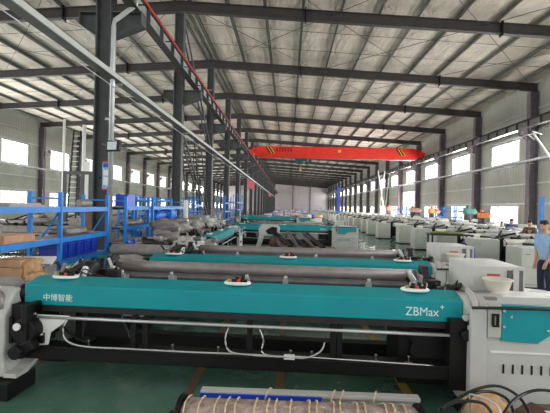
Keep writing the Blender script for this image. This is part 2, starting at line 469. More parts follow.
# overhead crane
cr = empty('overhead_crane', (XC + .9, 42.5, 7.4))
xa, xb = 0, 14.0 + 3.86
MB().prism([(.1, .3), (.1, .62), (.9, .86), (xb - .9, .86), (xb - .1, .62), (xb - .1, .3), (xb - .7, -.35), (.7, -.35)][::-1], -.3, .3, 'y').build('girder', 'red', cr, .02)
for x in (0, xb):
    MB().box(x - .17, x + .17, -.7, 1.6, -.004, .42).build('end_carriage', 'red', cr, .02)
for x in (1.45, 1.75, xb - 2.75, xb - 2.45):
    MB().prism([(x, .8), (x + .16, .8), (x + .62, .1), (x + .46, .1)], -.306, -.301, 'y').build('hazard_stripe', 'black', cr)
    MB().prism([(x + .17, .8), (x + .27, .8), (x + .73, .1), (x + .63, .1)], -.306, -.301, 'y').build('hazard_stripe', 'yellow', cr)
for i in range(6):
    m = MB(); x = 2.6 + i * .3
    m.box(x, x + .2, -.306, -.301, .62, .67).box(x, x + .2, -.306, -.301, .42, .47).box(x + .08, x + .12, -.306, -.301, .3, .78).box(x, x + .04, -.306, -.301, .3, .6)
    m.build('lettering', 'darktext', cr)
MB().box(9.1, 9.4, -.31, -.301, .32, .58).build('rating_plate', 'yellow', cr)
h = MB(); h.box(4.6, 5.9, -.3, .3, -.62, -.37); h.lathe([(.22, -.45), (.24, 0), (.22, .45)], (5.2, 0, -.7), 16, 'x'); h.box(6.0, 6.35, -.2, .2, -.85, -.5); h.box(5.1, 5.3, -.1, .1, -.4, -.1)
ho = h.build('hoist', 'dteal', cr)
MB().tube((5.2, 0, -.9), (5.2, 0, -1.45), .02, 6).lathe([(.02, -.2), (.1, -.12), (.1, 0), (.03, .05)], (5.2, 0, -1.5), 12).build('hook_block', 'yellow', ho)
tag(cr, 'red overhead travelling crane girder spanning the nave under the roof', 'crane')

# cable tray with thin wire
t = empty('cable_tray', (-4.5, 2.2, 5.04))
L = 135
MB().box(-.15, .1, 0, L, 0, .1).build('channel', 'purlin', t)
MB().box(.101, .13, 0, L, -.01, .11).build('bright_edge', 'grey', t)
MB().path([(.02, y, -.2 - .03 * math.sin(y)) for y in range(0, 136, 3)], .012, 5).build('hanging_wire', 'galv', t)
for k in range(0, 19):
    y = BAYS[2 + k] - 2.2
    MB().box(-.15, .07, y - .03, y + .03, -.05, -.01).build('bracket', 'galv', t)
tag(t, 'long silver cable tray running along the centre columns above head height', 'cable tray')

# downpipe on nearest column
t = empty('downpipe', (XC + .3, BAYS[2] - .3, 0))
MB().path([(.62, 0, 7.1), (.6, 0, 6.95), (.06, 0, 6.55), (.04, 0, 6.4), (.04, 0, .9)], .06, 10).build('pipe', 'galv', t)
MB().box(-.12, .02, -.04, .04, 5.3, 5.36).box(-.12, .02, -.04, .04, 4.0, 4.06).build('clamp', 'galv', t)
tag(t, 'light grey downpipe fixed to the nearest dark centre column', 'pipe')

# floodlight
p = at(113, 146, 9.86)
t = empty('floodlight', p); t.rotation_euler = (R(-4), 0, R(-12))
MB().prism([(-.19, -.13), (.19, -.13), (.22, .13), (-.17, .13)], -.04, .06, 'y').build('housing', 'black', t, .01)
MB().box(-.13, .13, -.048, -.041, -.1, .1).build('glass', 'lampglass', t)
MB().bar((-.2, .05, 0), (-.42, .16, .1), .03, .03).build('bracket', 'black', t)
tag(t, 'square black floodlight fixed to the nearest centre column', 'floodlight')
# sign
a, b = at(102.5, 161, 10.1), at(110.5, 190, 10.1)
t = empty('notice_board', (a.x, 10.1, b.z))
w_, h_ = b.x - a.x, a.z - b.z
MB().box(0, w_, 0, .02, 0, h_).build('panel', 'sign', t)
MB().box(0, w_, -.004, -.001, h_ - .04, h_).box(0, w_, -.004, -.001, 0, .03).build('border', 'redtext', t)
MB().box(.02, w_ - .02, -.006, -.002, h_ - .16, h_ - .06).build('heading', 'dblue', t)
MB().box(.03, w_ - .03, -.006, -.002, .12, h_ * .45).box(.03, w_ - .03, -.006, -.002, h_ * .5, h_ * .7).build('text_block', 'white', t)
MB().box(-.1, w_ * .6, .021, .06, h_ * .4, h_ * .45).build('bracket', 'black', t)
tag(t, 'tall narrow blue and white notice on the nearest centre column', 'sign')
# pink banners
for (x, y, Y, s, lab) in ((251, 184, 46, 1.3, 'pink cloth banner hanging from the cable tray'), (273.5, 197, 95, .9, 'small pink cloth hanging far down the cable tray')):
    p = Vector((-4.42, Y, 5.04 - .5 * s)); m = MB()
    m.prism([(-.4 * s, .55 * s), (.35 * s, .25 * s), (.4 * s, -.5 * s), (-.3 * s, -.3 * s)], -.02, .02, 'y')
    o = m.build('pink_banner', 'pinkc', loc=p); tag(o, lab, 'banner')

# ------------------------------------------------------------------ looms
def arc(cx, cy, r, a0, a1, n=6): return [(cx + r * math.cos(R(a0 + (a1 - a0) * i / n)), cy + r * math.sin(R(a0 + (a1 - a0) * i / n))) for i in range(n + 1)]

_mk = None
def make_loom(cover='teal', lod=0):
    """origin on the floor below the front; x along the machine, y towards its back"""
    t = empty('weaving_loom')
    XA, XB = -2.61, 1.70
    # left casting
    prof = [(.0, .19), (.16, .19), (.45, .30), (.62, .45), (.9, .2), (1.35, .2), (1.40, .7), (1.2, .8), (.6, .86)] + arc(.24, .84, .18, 60, 180, 6) + [(.0, .78)]
    lf = MB().prism(prof, -3.02, -2.66).build('side_frame', 'grey', t, .02)
    MB().prism([(.06, .5), (.45, .52), (.5, .6), (.5, .82), (.06, .76)], -2.659, -2.63).build('frame_recess', 'dark', lf)
    MB().prism([(.0, .19), (.16, .19), (.45, .30), (.62, .45), (.58, .5), (.42, .34), (.15, .23), (0, .23)], -2.659, -2.53).build('frame_rim', 'grey', lf)
    # black drive head on the left
    m = MB()
    m.box(-2.65, -2.42, .08, .5, .5, .88); m.lathe([(.12, -.1), (.12, .06)], (-2.47, .1, .64), 18, 'y'); m.lathe([(.065, -.14), (.065, .02)], (-2.5, .06, .46), 14, 'y')
    m.bar((-2.54, .02, .45), (-2.36, .02, .53), .1, .1); m.box(-2.42, -2.33, .1, .3, .5, .6); m.box(-2.48, -2.42, -.02, .2, .54, .9); m.box(-2.55, -2.5, .04, .12, .36, .5)
    dh = m.build('drive_head', 'black', t, .008)
    MB().lathe([(.035, -.02), (.035, 0)], (-2.5, -.035, .70), 14, 'y').build('hub_cap', 'white', dh)
    MB().lathe([(.012, -.02), (.012, 0)], (-2.33, .08, .6), 8, 'y').lathe([(.012, -.02), (.012, 0)], (-2.4, .08, .8), 8, 'y').build('bolt', 'silver', dh)
    MB().box(-2.98, -2.55, -.08, .32, 0, .17).build('foot', 'black', t, .01); MB().box(-2.98, -2.6, .9, 1.35, 0, .2).build('foot', 'black', t, .01)
    MB().box(1.78, 2.9, .05, .35, 0, .1).build('foot', 'black', t, .01); MB().box(1.8, 2.7, .9, 1.35, 0, .2).build('foot', 'black', t, .01)
    # rounded elbow covers at upper left
    MB().spath([(-3.1, .1, 1.0), (-2.92, .08, 1.0), (-2.8, .08, .95), (-2.76, .1, .84)], .06, 12).build('elbow_cover', 'roller', t)
    MB().spath([(-3.2, .5, .98), (-2.95, .48, 1.0), (-2.8, .44, .96), (-2.74, .4, .85)], .07, 12).build('elbow_cover', 'wrap', t)
    MB().lathe([(.1, 0), (.1, .16)], (-2.74, .3, .95), 18, 'x').build('end_wheel', 'black', t)
    # top cover
    m = MB().prism([(.2, .85), (.2, 1.045), (.21, 1.06), (.43, 1.112), (.46, 1.10), (.46, .86)], XA, XB)
    cv = m.build('top_cover', cover, t, .012)
    MB().box(XA + .02, XB - .0, .21, .45, .79, .848).build('main_beam', 'dark', t)
    # button panels
    for x in (-2.28, -.46, 1.30):
        b = MB().lathe([(.05, -.02), (.13, -.015), (.14, 0), (.13, .012), (.0001, .014)], (x, .37, 1.118), 22, 'z', 1, .62).build('button_panel', 'white', t)
        if lod < 2:
            for dx, c, r in ((-.08, 'olive', .022), (-.045, 'black', .014), (-.02, 'black', .02), (.015, 'redl', .018), (.05, 'black', .022), (.085, 'black', .018)):
                MB().lathe([(r, 0), (r, .02), (r * .7, .025)], (x + dx, .35, 1.131), 10).build('button', c, b)
            MB().lathe([(.02, 0), (.02, .04)], (x - .01, .40, 1.131), 10).lathe([(.02, 0), (.02, .05)], (x + .05, .395, 1.131), 10).build('switch', 'black', b)
    # rods and lower beams
    MB().tube((XA + .15, .12, .755), (XB - .02, .12, .755), .014, 10).build('take_up_rod', 'galv', t)
    MB().tube((XA + .15, .2, .735), (XB, .2, .735), .02, 8).build('breast_rod', 'roller2', t)
    MB().box(-2.62, 1.80, .12, .27, .34, .46).box(-2.5, 1.7, .10, .29, .46, .475).build('lower_front_beam', 'black', t, .006)
    MB().box(-2.62, 1.80, 1.15, 1.3, .10, .30).build('lower_rear_beam', 'black', t, .006)
    for x in (-1.45, -1.33, .5, .56, -.3):
        MB().box(x - .025, x + .025, .16, .24, .475, .79).build('support_post', 'black', t)
    if lod < 2:
        for x in (-1.9, -1.05, -.6, .1, .3, .9, 1.2):
            MB().lathe([(.006, 0), (.006, .05), (.012, .05), (.012, .06)], (x, .16, .475), 8).box(x - .04, x + .03, .14, .16, .474, .482).build('bolt', 'roller', t)
        MB().spath([(-2.1, .13, .74), (-2.13, .1, .66), (-2.08, .08, .55), (-1.9, .08, .5), (-1.5, .09, .495), (-.9, .1, .49), (-.3, .09, .5), (.1, .1, .49)], .009, 6).build('cable', 'galv', t)
        MB().spath([(-.5, .15, .73), (-.52, .1, .64), (-.48, .08, .53), (-.3, .08, .5), (.1, .07, .50), (.25, .08, .5), (.38, .12, .55), (.42, .17, .62)], .008, 6).build('cable', 'galv', t)
        MB().spath([(-.2, .14, .73), (-.16, .14, .62), (-.15, .12, .5), (.2, .1, .5), (.8, .1, .49), (1.4, .1, .48)], .008, 6).build('cable', 'silver', t)
        MB().box(.04, .14, .07, .11, .478, .515).build('cable_joint', 'white', t)
        MB().spath([(-2.3, .35, .78), (-2.25, .3, .62), (-2.1, .25, .53), (-1.9, .2, .48)], .009, 6).build('cable', 'rubber', t)
    # inner grey bracket
    MB().prism([(-2.47, .775), (-2.08, .775), (-2.14, .70), (-2.28, .60), (-2.3, .48), (-2.47, .46)], .125, .15, 'y').build('inner_bracket', 'white', t, .01)
    MB().prism([(-2.05, .78), (-1.7, .78), (-1.7, .72), (-1.6, .48), (-2.1, .48)], .42, .46, 'y').build('motor_housing', 'black', t)
    # black drive box on the right
    m = MB(); m.box(1.15, 1.78, .35, .9, .2, .72); m.lathe([(.2, -.05), (.2, .0)], (1.45, .34, .52), 20, 'y'); m.box(1.55, 1.78, .1, .5, .26, .9)
    m.path([(1.72, .08, .95), (1.76, .04, .8), (1.72, .03, .6), (1.78, .03, .4), (1.7, .04, .28)], .018, 6); m.lathe([(.05, -.04), (.05, .02)], (1.68, .08, .78), 12, 'y')
    m.lathe([(.04, -.04), (.04, .02)], (1.72, .08, .9), 12, 'y')
    m.prism([(1.2, .7), (1.5, .78), (1.75, .78), (1.75, .5), (1.35, .5)], .3, .34, 'y')
    m.build('drive_box', 'black', t, .008)
    m = MB()
    for z in (.88, .8, .7, .6): MB().box(1.735, 1.765, .03, .09, z - .012, z + .02).build('clip', 'galv', t)
    m.lathe([(.03, -.03), (.03, .0)], (1.67, .08, .94), 12, 'y'); m.bar((1.66, .08, .93), (1.78, .08, 1.0), .02, .03)
    m.build('fittings', 'galv', t)
    # back rollers
    rl = MB().lathe([(.05, -2.2), (.05, -2.1), (.078, -2.1), (.078, 1.55), (.05, 1.55), (.05, 1.65)], (0, 1.35, 1.09), 20, 'x').build('back_roller', 'roller', t)
    MB().lathe([(.04, -2.2), (.05, -2.15), (.05, 1.6), (.04, 1.65)], (0, 1.18, 1.0), 16, 'x').build('guide_roller', 'roller2', t)
    MB().box(-2.3, 1.7, 1.0, 1.08, .9, .98).build('rear_rail', 'dark', t)
    for x in (-1.95, -1.35, -.45, .0, .95):
        m = MB(); m.box(x - .015, x + .015, .98, 1.16, .9, 1.02); m.box(x - .03, x + .03, .95, 1.0, .92, 1.06); m.lathe([(.02, 0), (.02, .05)], (x, .97, 1.05), 8)
        m.build('roller_bracket', 'galv', t)
    for x in (-2.3, 1.62):
        m = MB(); m.prism([(.6, .3), (1.5, .3), (1.5, 1.05), (1.4, 1.22), (1.28, 1.22), (1.15, 1.0), (.6, .8)], x, x + .08)
        m.box(x - .06, x + .14, 1.0, 1.1, .98, 1.1)
        m.build('rear_side_plate', 'dark', t, .006)
    m = MB(); m.box(-2.62, -2.35, .5, 1.25, .85, 1.06); m.lathe([(.09, -.02), (.11, 0), (.11, .1), (.09, .12)], (-2.35, .9, 1.1), 14, 'x'); m.bar((-2.5, .6, 1.06), (-2.3, .75, 1.2), .04, .05)
    m.bar((-2.25, 1.1, 1.06), (-2.15, 1.3, 1.22), .03, .05); m.box(-2.1, -1.95, .85, .95, .98, 1.12)
    m.build('let_off_gear', 'dark', t, .006)
    m = MB(); m.prism([(-2.28, 1.0), (-2.19, 1.02), (-2.16, 1.19), (-2.20, 1.2), (-2.24, 1.12), (-2.28, 1.1)], .55, .6, 'y'); 
    m.build('white_arm', 'white', t, .01)
    q = random.Random(11)
    for k in range(16):
        x = (-2.62 + q.random() * .55) if k < 9 else (1.35 + q.random() * .4)
        y = .5 + q.random() * .5; h = .05 + q.random() * .13; w_ = q.uniform(.02, .06)
        m = MB().box(x - w_, x + w_, y - w_, y + w_, .86, 1.04 + h * .5)
        m.bar((x, y, 1.0 + h * .5), (x + q.uniform(-.12, .12), y + q.uniform(-.08, .08), 1.08 + h), .025, .03)
        m.lathe([(.018, -.03), (.025, 0), (.018, .03)], (x, y - w_ * .5, 1.05 + h * .5), 10, 'x')
        m.build('tension_unit', ('black', 'dark', 'galv', 'roller')[k % 4], t)
    for k in range(4):
        x = -2.5 + .1 * k
        MB().spath([(x, .5, .95), (x + .05, .46, 1.12 + .02 * k), (x + .14, .6, 1.1), (x + .2, .9, 1.0)], .008, 6).build('cable', 'rubber', t)
        x = 1.4 + .1 * k
        MB().spath([(x, .55, .95), (x + .05, .5, 1.12 + .02 * k), (x + .1, .7, 1.12), (x + .12, .95, 1.0)], .008, 6).build('cable', 'rubber' if k % 2 else 'galv', t)
    # right housing
    hs = MB().prism([(.03, .1), (.03, .72), (.05, 1.02)] + arc(.3, .95, .16, 150, 90, 4) + [(.95, 1.05), (1.45, .98), (1.5, .1)], 1.80, 2.95).build('end_housing', 'grey', t, .03)
    MB().prism([(.0, .12), (.0, 1.02), (.03, 1.05), (.05, 1.04), (.05, .12)], 1.79, 1.93).build('pillar_panel', 'grey', hs, .02)
    hp = MB().box(1.935, 2.05, -.0, .05, .79, 1.08).build('handle_panel', 'lgrey', hs, .004)
    MB().box(1.965, 1.98, -.025, 0, .9, 1.0).box(2.005, 2.02, -.025, 0, .9, 1.0).box(1.965, 2.02, -.03, -.015, .99, 1.005).box(1.965, 2.02, -.03, -.015, .89, .905).build('handle', 'black', hp)
    tp = MB().prism([(2.055, .76), (2.36, .75), (2.50, .85), (2.85, .87), (2.85, 1.08), (2.055, 1.08)], .005, .05, 'y').build('teal_panel', 'teal', hs, .004)
    for x, z in ((2.13, .98), (2.44, .87), (2.48, 1.04), (2.07, .89), (2.07, 1.03)):
        MB().lathe([(.012, -.012), (.012, .0)], (x, .003, z), 10, 'y').build('screw', 'silver', tp)
    for i in range(7):
        MB().box(2.08 + i * .08, 2.094 + i * .08, .022, .031, .47, .55).build('vent_slot', 'black', hs)
    MB().box(1.97, 2.95, .018, .035, .65, .665).build('panel_ledge', 'white', hs)
    MB().path([(1.78, -.04, 1.055), (2.2, -.045, 1.065), (2.95, -.05, 1.07)], .013, 8).build('grab_rail', 'dark', hs)
    MB().spath([(1.78, .08, .98), (1.79, .13, 1.05), (1.8, .25, 1.1), (1.81, .45, 1.12), (1.81, .7, 1.08)], .028, 12).build('curved_guard', 'roller', t)
    MB().spath([(1.86, .08, .98), (1.88, .14, 1.06), (1.9, .3, 1.11), (1.92, .5, 1.12), (1.92, .75, 1.08)], .03, 12).build('curved_guard', 'grey', t)
    MB().box(2.0, 2.1, .2, .5, 1.06, 1.10).build('top_plate', 'roller', hs)
    MB().prism([(2.1, 1.06), (2.9, 1.06), (2.9, 1.1), (2.2, 1.12)], .25, .5, 'y').build('top_hood', 'white', hs, .01)
    m = MB(); m.box(1.7, 1.95, .3, .8, .98, 1.05); m.lathe([(.06, -.04), (.07, 0), (.06, .05)], (1.72, .62, 1.07), 16, 'x'); m.box(1.6, 1.75, .5, .7, 1.0, 1.1); m.bar((1.55, .6, 1.06), (1.8, .5, 1.16), .04, .04)
    m.build('selvedge_gear', 'dark', t, .005)
    # control cabinet over the rear of the housing
    cb_ = MB().box(2.08, 2.60, .68, 1.40, 1.0, 1.325).build('control_cabinet', 'grey', t, .008)
    MB().box(2.42, 2.46, .66, .68, 1.02, 1.29).box(2.53, 2.57, .66, .68, 1.02, 1.29).build('cabinet_groove', 'roller2', cb_)
    MB().box(2.47, 2.525, .65, .68, 1.04, 1.3).build('cabinet_rib', 'grey', cb_)
    return t

L1 = make_loom('teal')
def stretch(o):
    for ch in o.children:
        if min(q.co.x for q in ch.data.vertices) > 1.77:
            for v in ch.data.vertices: v.co.x -= .1
        stretch(ch)
stretch(L1)
text('中博智能', .078, 'letters', L1, (-2.41, .1975, .905), (R(90), 0, 0))
text('ZBMax', .115, 'letters', L1, (1.17, .1975, .905), (R(90), 0, 0), sx=.92)
text('+', .08, 'letters', L1, (1.485, .1975, .965), (R(90), 0, 0))
m = MB()
for k in range(7): m.box(2.12 + k * .019, 2.134 + k * .019, .676, .679, 1.225, 1.25)
m.box(2.12, 2.25, .677, .679, 1.235, 1.242).build('red_lettering', 'redtext', L1)
tag(L1, 'nearest long teal weaving loom lying across the foreground', 'weaving loom', 'teal weaving looms')
L2 = copy_tree(L1)
L1.location = (-.05, 3.66, 0); L1.rotation_euler.z = R(-2.4)
L2.location = (.47, 5.88, 0); L2.rotation_euler.z = R(-1.5)
L2['label'] = 'second teal weaving loom, directly behind the nearest one'
L3 = copy_tree(L1); L3.location = (.25, 17.5, 0); L3.rotation_euler.z = 0
L3['label'] = 'teal weaving loom beyond the dark rollers, its end housing at the aisle'
L4 = copy_tree(L1); L4.location = (-1.0, 31.0, 0); L4.rotation_euler.z = 0
L4['label'] = 'farthest full teal weaving loom, just beyond the one with the aisle housing'
L6 = copy_tree(L1); L6.location = (-2.1 + .33 - .0, 13.2, 0); L6.rotation_euler.z = R(90)
L6['label'] = 'teal weaving loom turned end-on, its cover pointing down the hall'

# tall teal end panels of the far looms
# basins
def basin(p, lab):
    o = MB().lathe([(.085, 0), (.1, .01), (.13, .11), (.142, .115), (.142, .125), (.125, .12), (.095, .02), (.0001, .018)], (0, 0, 0), 24).build('plastic_basin', 'cream', loc=p)
    tag(o, lab, 'basin', 'plastic basins')
p = L1.matrix_basis @ Vector((2.14, .50, 1.105)); basin(p, 'cream plastic basin on the end housing of the nearest teal loom')
p = L2.matrix_basis @ Vector((2.14, .50, 1.105)); basin(p, 'cream plastic basin on the end housing of the second teal loom')

# cream looms on the right-hand side of the aisle
def make_cream():
    t = empty('weaving_loom')
    MB().box(0, .78, 0, .72, .06, 1.02).build('end_cabinet', 'lgrey', t, .012)
    MB().box(.02, .76, .03, .7, 0, .06).build('plinth', 'black', t)
    MB().box(.1, .2, -.012, 0, .86, .875).box(.06, .72, -.006, 0, .12, .13).build('door_seam', 'roller2', t)
    MB().prism([(.1, .8), (.1, .93), (.3, 1.02), (.5, 1.0), (.5, .82)], .95, 5.3).build('top_cover', 'cream', t, .015)
    q = random.Random(4)
    MB().box(.95, 5.3, .62, .8, .78, .96).build('heald_beam', 'black', t)
    for k in range(9):
        x = 1.2 + k * .48 + q.uniform(-.1, .1); h = q.uniform(.06, .24)
        MB().box(x - .05, x + q.uniform(.03, .2), .6, .82, .96, 1.0 + h * .5).bar((x, .7, .96), (x + q.uniform(-.25, .25), .6, 1.0 + h), .05, .05).build('heald_lever', 'black' if k % 3 else 'dark', t)
    MB().box(1.0, 5.2, .2, 1.1, .52, .7).build('warp_deck', 'dark', t)
    m = MB(); m.box(.82, .95, .1, 1.4, .1, 1.05); m.box(.9, 1.2, .1, .3, .4, .7); m.box(.9, 1.5, .2, .6, .4, .8); m.lathe([(.16, -.05), (.16, .05)], (1.1, .1, .6), 14, 'y'); m.bar((.85, .3, 1.0), (1.3, .9, 1.25), .05, .06); m.bar((1.0, .9, 1.0), (1.6, .6, 1.2), .05, .06)
    m.path([(.9, .1, 1.1), (1.0, 0, .9), (.95, .02, .6), (1.1, .05, .3)], .02, 6); MB().box(5.2, 5.3, .1, 1.4, .1, 1.0).build('rear_plate', 'black', t)
    m.build('drive_gear', 'black', t, .005)
    MB().box(.95, 5.25, .12, .25, .35, .5).box(.95, 5.25, 1.1, 1.2, .15, .35).build('lower_beam', 'black', t)
    MB().lathe([(.05, .85), (.09, .95), (.09, 5.1), (.05, 5.2)], (0, 1.3, 1.07), 14, 'x').build('back_roller', 'ltwrap', t)
    MB().lump((1.7, 1.25, 1.17), .35, .16, .09, .35, 3).build('plastic_wrap', 'ltwrap', t)
    MB().lump((3.9, 1.25, 1.17), .5, .16, .08, .35, 5).build('plastic_wrap', 'ltwrap', t)
    MB().box(5.3, 6.1, 0, 1.2, .08, 1.06).box(5.4, 5.9, .5, 1.2, 1.06, 1.3).build('end_housing', 'cream', t, .02)
    return t
pc = make_cream()
rows = [10.0, 12.8, 15.6, 19.0, 22.2, 25.6, 28.8, 31.8, 34.8, 37.8, 41, 44.5, 48, 52, 56, 60.5, 65, 70, 76, 82, 89, 97, 106]
for i, y in enumerate(rows):
    o = pc if i == 0 else copy_tree(pc)
    o.location = (5.75 + (.15 if i % 3 == 1 else 0) + (.25 if i in (3, 4) else 0), y, 0)
    tag(o, ('nearest cream loom of the right-hand row, its cabinet behind the person in light blue' if i == 0 else
            '%s cream weaving loom of the right-hand row, counted from the camera' % ORD[i]) if i < 22 else 'farthest cream weaving loom of the right-hand row', 'weaving loom', 'cream weaving looms right of the aisle')

# left aisle looms
rowsl = [13.5, 17.5, 21.5, 26, 30.5, 35.5, 41, 47, 54, 62, 71, 81]
for i, y in enumerate(rowsl):
    o = copy_tree(pc); o.location = (-13.2 - (i % 2) * .3, y, 0)
    o['label'] = '%s grey loom standing left of the centre columns, counted from the camera' % ORD[i]
    o['group'] = 'looms in the left aisle'
    for ch in o.children:
        k = ch.name.split('.')[0]
        if k in ('end_cabinet', 'top_cover', 'end_housing', 'plastic_wrap', 'back_roller'):
            ch.material_slots[0].link = 'OBJECT'; ch.material_slots[0].material = M['wrap' if k != 'end_cabinet' else 'roller']

# ------------------------------------------------------------------ blue racks
def rack(name, Ya, Yb, X0, X1, shelves, top, label, mids=(), extra=True):
    t = empty(name, (X0, Ya, 0)); d = X1 - X0; L = Yb - Ya
    for y in [0] + [m - Ya for m in mids] + [L]:
        for x in (0, d):
            MB().box(x - .035, x + .035, y - .03, y + .03, 0, top).build('upright', 'blue', t)
        for pa, pb in (((.03, y, top - .12), (d - .03, y, top - .12)), ((.03, y, .3), (d - .03, y, .75)), ((d - .03, y, shelves[-1] - .1), (.03, y, shelves[0] + .1))):
            MB().bar(pa, pb, .03, .03).build('cross_brace', 'blue', t)
    for z in shelves:
        for x in (0, d):
            MB().box(x - .025, x + .025, .03, L - .03, z - .1, z).build('shelf_beam', 'blue', t)
        MB().box(.026, d - .026, .0, L, z - .03, z + .0).build('shelf', 'shelf', t)
    return tag(t, label, 'rack', 'blue shelving racks')
rack('shelving_rack', 3.9, 9.35, -4.86, -4.28, (.78, 1.22, 1.80), 2.08, 'nearest long blue shelving rack at the left, before the thick column', mids=(7.4,))
rack('shelving_rack', 10.1, 11.75, -4.60, -4.14, (.9, 1.3, 1.82), 2.07, 'short blue rack just past the thick column, carrying a blue crate', ())
rack('shelving_rack', 12.0, 15.6, -4.60, -4.10, (.8, 1.35, 1.82), 2.1, 'blue rack with blue tarp bundles, left of the second centre column', (13.9,))
rack('shelving_rack', 18.2, 19.7, -4.9, -4.3, (.8, 1.35, 1.9), 2.3, 'small blue rack between the second and third centre columns', ())
rack('shelving_rack', 27.8, 30.6, -4.95, -4.4, (.9, 1.5, 2.1), 2.6, 'blue rack just past the third centre column', ())
rack('shelving_rack', 33, 36.5, -5.0, -4.2, (.9, 1.6, 2.2), 2.9, 'blue rack just past the fourth centre column', ())
rack('shelving_rack', 16.6, 22, -7.1, -6.4, (.8, 1.5, 2.1), 2.3, 'blue rack in the left aisle, behind the nearest rack', (19,))
rack('shelving_rack', 23.0, 28.0, -7.1, -6.4, (.8, 1.5, 2.1), 2.3, 'blue rack farther down the left aisle', ())
rack('shelving_rack', 30.4, 34.6, 12.6, 13.3, (.8, 1.4, 1.9), 2.2, 'blue rack by the right wall, near the people', (32.5,))
rack('shelving_rack', 43.0, 48.0, 12.6, 13.3, (.8, 1.4, 1.9), 2.2, 'blue rack by the right wall, farther from the people', (45.5,))

def simple(name, mb, m_, label, cat, loc=None, group=None, bevel=0, rz=0, parts=()):
    o = mb.build(name, m_, loc=loc, bevel=bevel); o.rotation_euler.z = rz
    tag(o, label, cat, group)
    for nm, mb2, m2 in parts: mb2.build(nm, m2, o)
    return o
def carton(loc, sx, sy, sz, label, m_='card', name='cardboard_box', rz=0, group=None, cat='box'):
    return simple(name, MB().box(-sx / 2, sx / 2, -sy / 2, sy / 2, 0, sz), m_, label, cat, loc, group, .006, rz,
                  parts=[('tape', MB().box(-sx / 2 - .001, sx / 2 + .001, -.025, .025, sz, sz + .002), 'tan')] if m_ == 'card' else ())

# things on the racks
carton((-4.55, 6.35, 1.221), .45, .75, .13, 'open cardboard box on the middle shelf of the nearest rack')
carton((-4.53, 5.85, 1.221), .05, .05, .16, 'small white carton standing beside the open cardboard box', 'white', 'white_carton')
for i in range(5):
    m = MB(); y = 7.65 + i * .31
    m.box(-.2, .2, -.13, .13, 0, .3)
    for q in range(4): m.box(.2, .212, -.12 + q * .065, -.1 + q * .065, .02, .28)
    m.box(-.21, .22, -.14, .14, .28, .31)
    simple('plastic_crate', m, 'dblue', 'blue plastic crate on the low shelf of the nearest rack, %s from the near end' % ORD[i], 'crate', (-4.55, y, .781), 'blue crates on the low shelf')
simple('steel_drum', MB().lathe([(.07, -.25), (.08, -.22), (.08, .22), (.07, .25)], (0, 0, .08), 16, 'y'), 'roller', 'grey roll lying on the top shelf of the nearest rack', 'roll', (-4.5, 8.7, 1.801))
simple('steel_tray', MB().box(-.2, .2, -.5, .5, 0, .03).box(-.15, .15, -.4, .4, .03, .06), 'roller', 'flat grey tray on the top shelf of the nearest rack', 'tray', (-4.55, 6.6, 1.801))
simple('parts_bundle', MB().lump((0, 0, .07), .2, .6, .07, .3, 9), 'wrap', 'grey bundle on the middle shelf of the nearest rack, beyond the upright', 'bundle', (-4.57, 8.3, 1.221))
carton((-4.3, 10.45, 1.821), .32, .5, .3, 'blue plastic crate on top of the short rack past the thick column', 'dblue', 'plastic_crate', cat='crate')
simple('parts_bundle', MB().lump((0, 0, .07), .17, .6, .07, .3, 4), 'wrap', 'grey parts heap on the middle shelf of the short rack', 'bundle', (-4.3, 10.95, 1.301))
p = at(176, 218, 14.2)
for i, (px, py, Y, s, lab) in enumerate(((160, 218, 13.2, .32, 'blue tarp bundle at the left on the far blue rack'), (174, 218.5, 14.4, .42, 'bright blue tarp bundle beside the second centre column'))):
    p = at(px, py, Y); simple('tarp_bundle', MB().lump((0, 0, s * .5), s * .6, s * 1.4, s * .5, .2, i + 2), 'tarpb', lab, 'bundle', (-4.33, Y, 1.351))
carton((-5.25, 10.9, 0), .5, .5, 1.85, 'tall brown board cabinet behind the thick column', 'wood', 'board_cabinet', cat='cabinet')
# blue sheeting heap between racks
simple('plastic_sheeting', MB().lump((0, 0, .14), .36, .42, .14, .3, 11), 'dblue', 'blue plastic sheeting heaped beyond the nearest rack', 'sheeting', (-3.68, 10.3, .721))
carton((-3.68, 10.3, 0), .78, .9, .72, 'grey low bench under the blue plastic sheeting', 'wrap', 'work_bench', cat='bench')
# stack at the far left behind the nearest loom
t = empty('work_table', (-3.75, 5.6, 0))
MB().box(-.5, .35, -.45, .45, .74, .78).build('table_top', 'shelf', t)
for x in (-.44, .3):
    for y in (-.4, .4): MB().box(x - .025, x + .025, y - .025, y + .025, 0, .74).build('leg', 'dark', t)
tag(t, 'low work table behind the left end of the nearest loom, under cartons', 'table')
p = at(14, 268, 5.5)
carton((p.x, 5.5, .781), .42, .4, .2, 'lower brown cardboard box of the pair at the far left', rz=.1)
carton((p.x + .02, 5.5, .985), .38, .34, .1, 'upper brown cardboard box of the pair at the far left', rz=-.05)
p = at(33, 266, 5.6); simple('paper_sack', MB().lump((0, 0, .15), .14, .2, .15, .3, 6), 'tan', 'crumpled tan paper sack beside the cardboard boxes', 'sack', (p.x, 5.55, .781))
p = at(40, 270, 5.4); simple('paper_sack', MB().lump((0, 0, .08), .09, .14, .08, .3, 8), 'tan', 'small tan paper bundle just above the teal cover end', 'sack', (p.x + .03, 5.3, .781))
p = at(46, 256, 5.9)
o = simple('document_folder', MB().box(-.22, .22, -.12, .12, 0, .035), 'white', 'white and blue folder propped above the left end of the nearest loom', 'folder', (p.x, 5.7, p.z - .06), None, .003, .25, parts=[('stripe', MB().box(-.2, .2, -.125, -.121, .01, .02), 'dblue')])
o.rotation_euler.x = .3
carton((p.x, 5.78, .781), .3, .3, p.z - .9, 'grey box under the white folder', 'roller', 'grey_box')
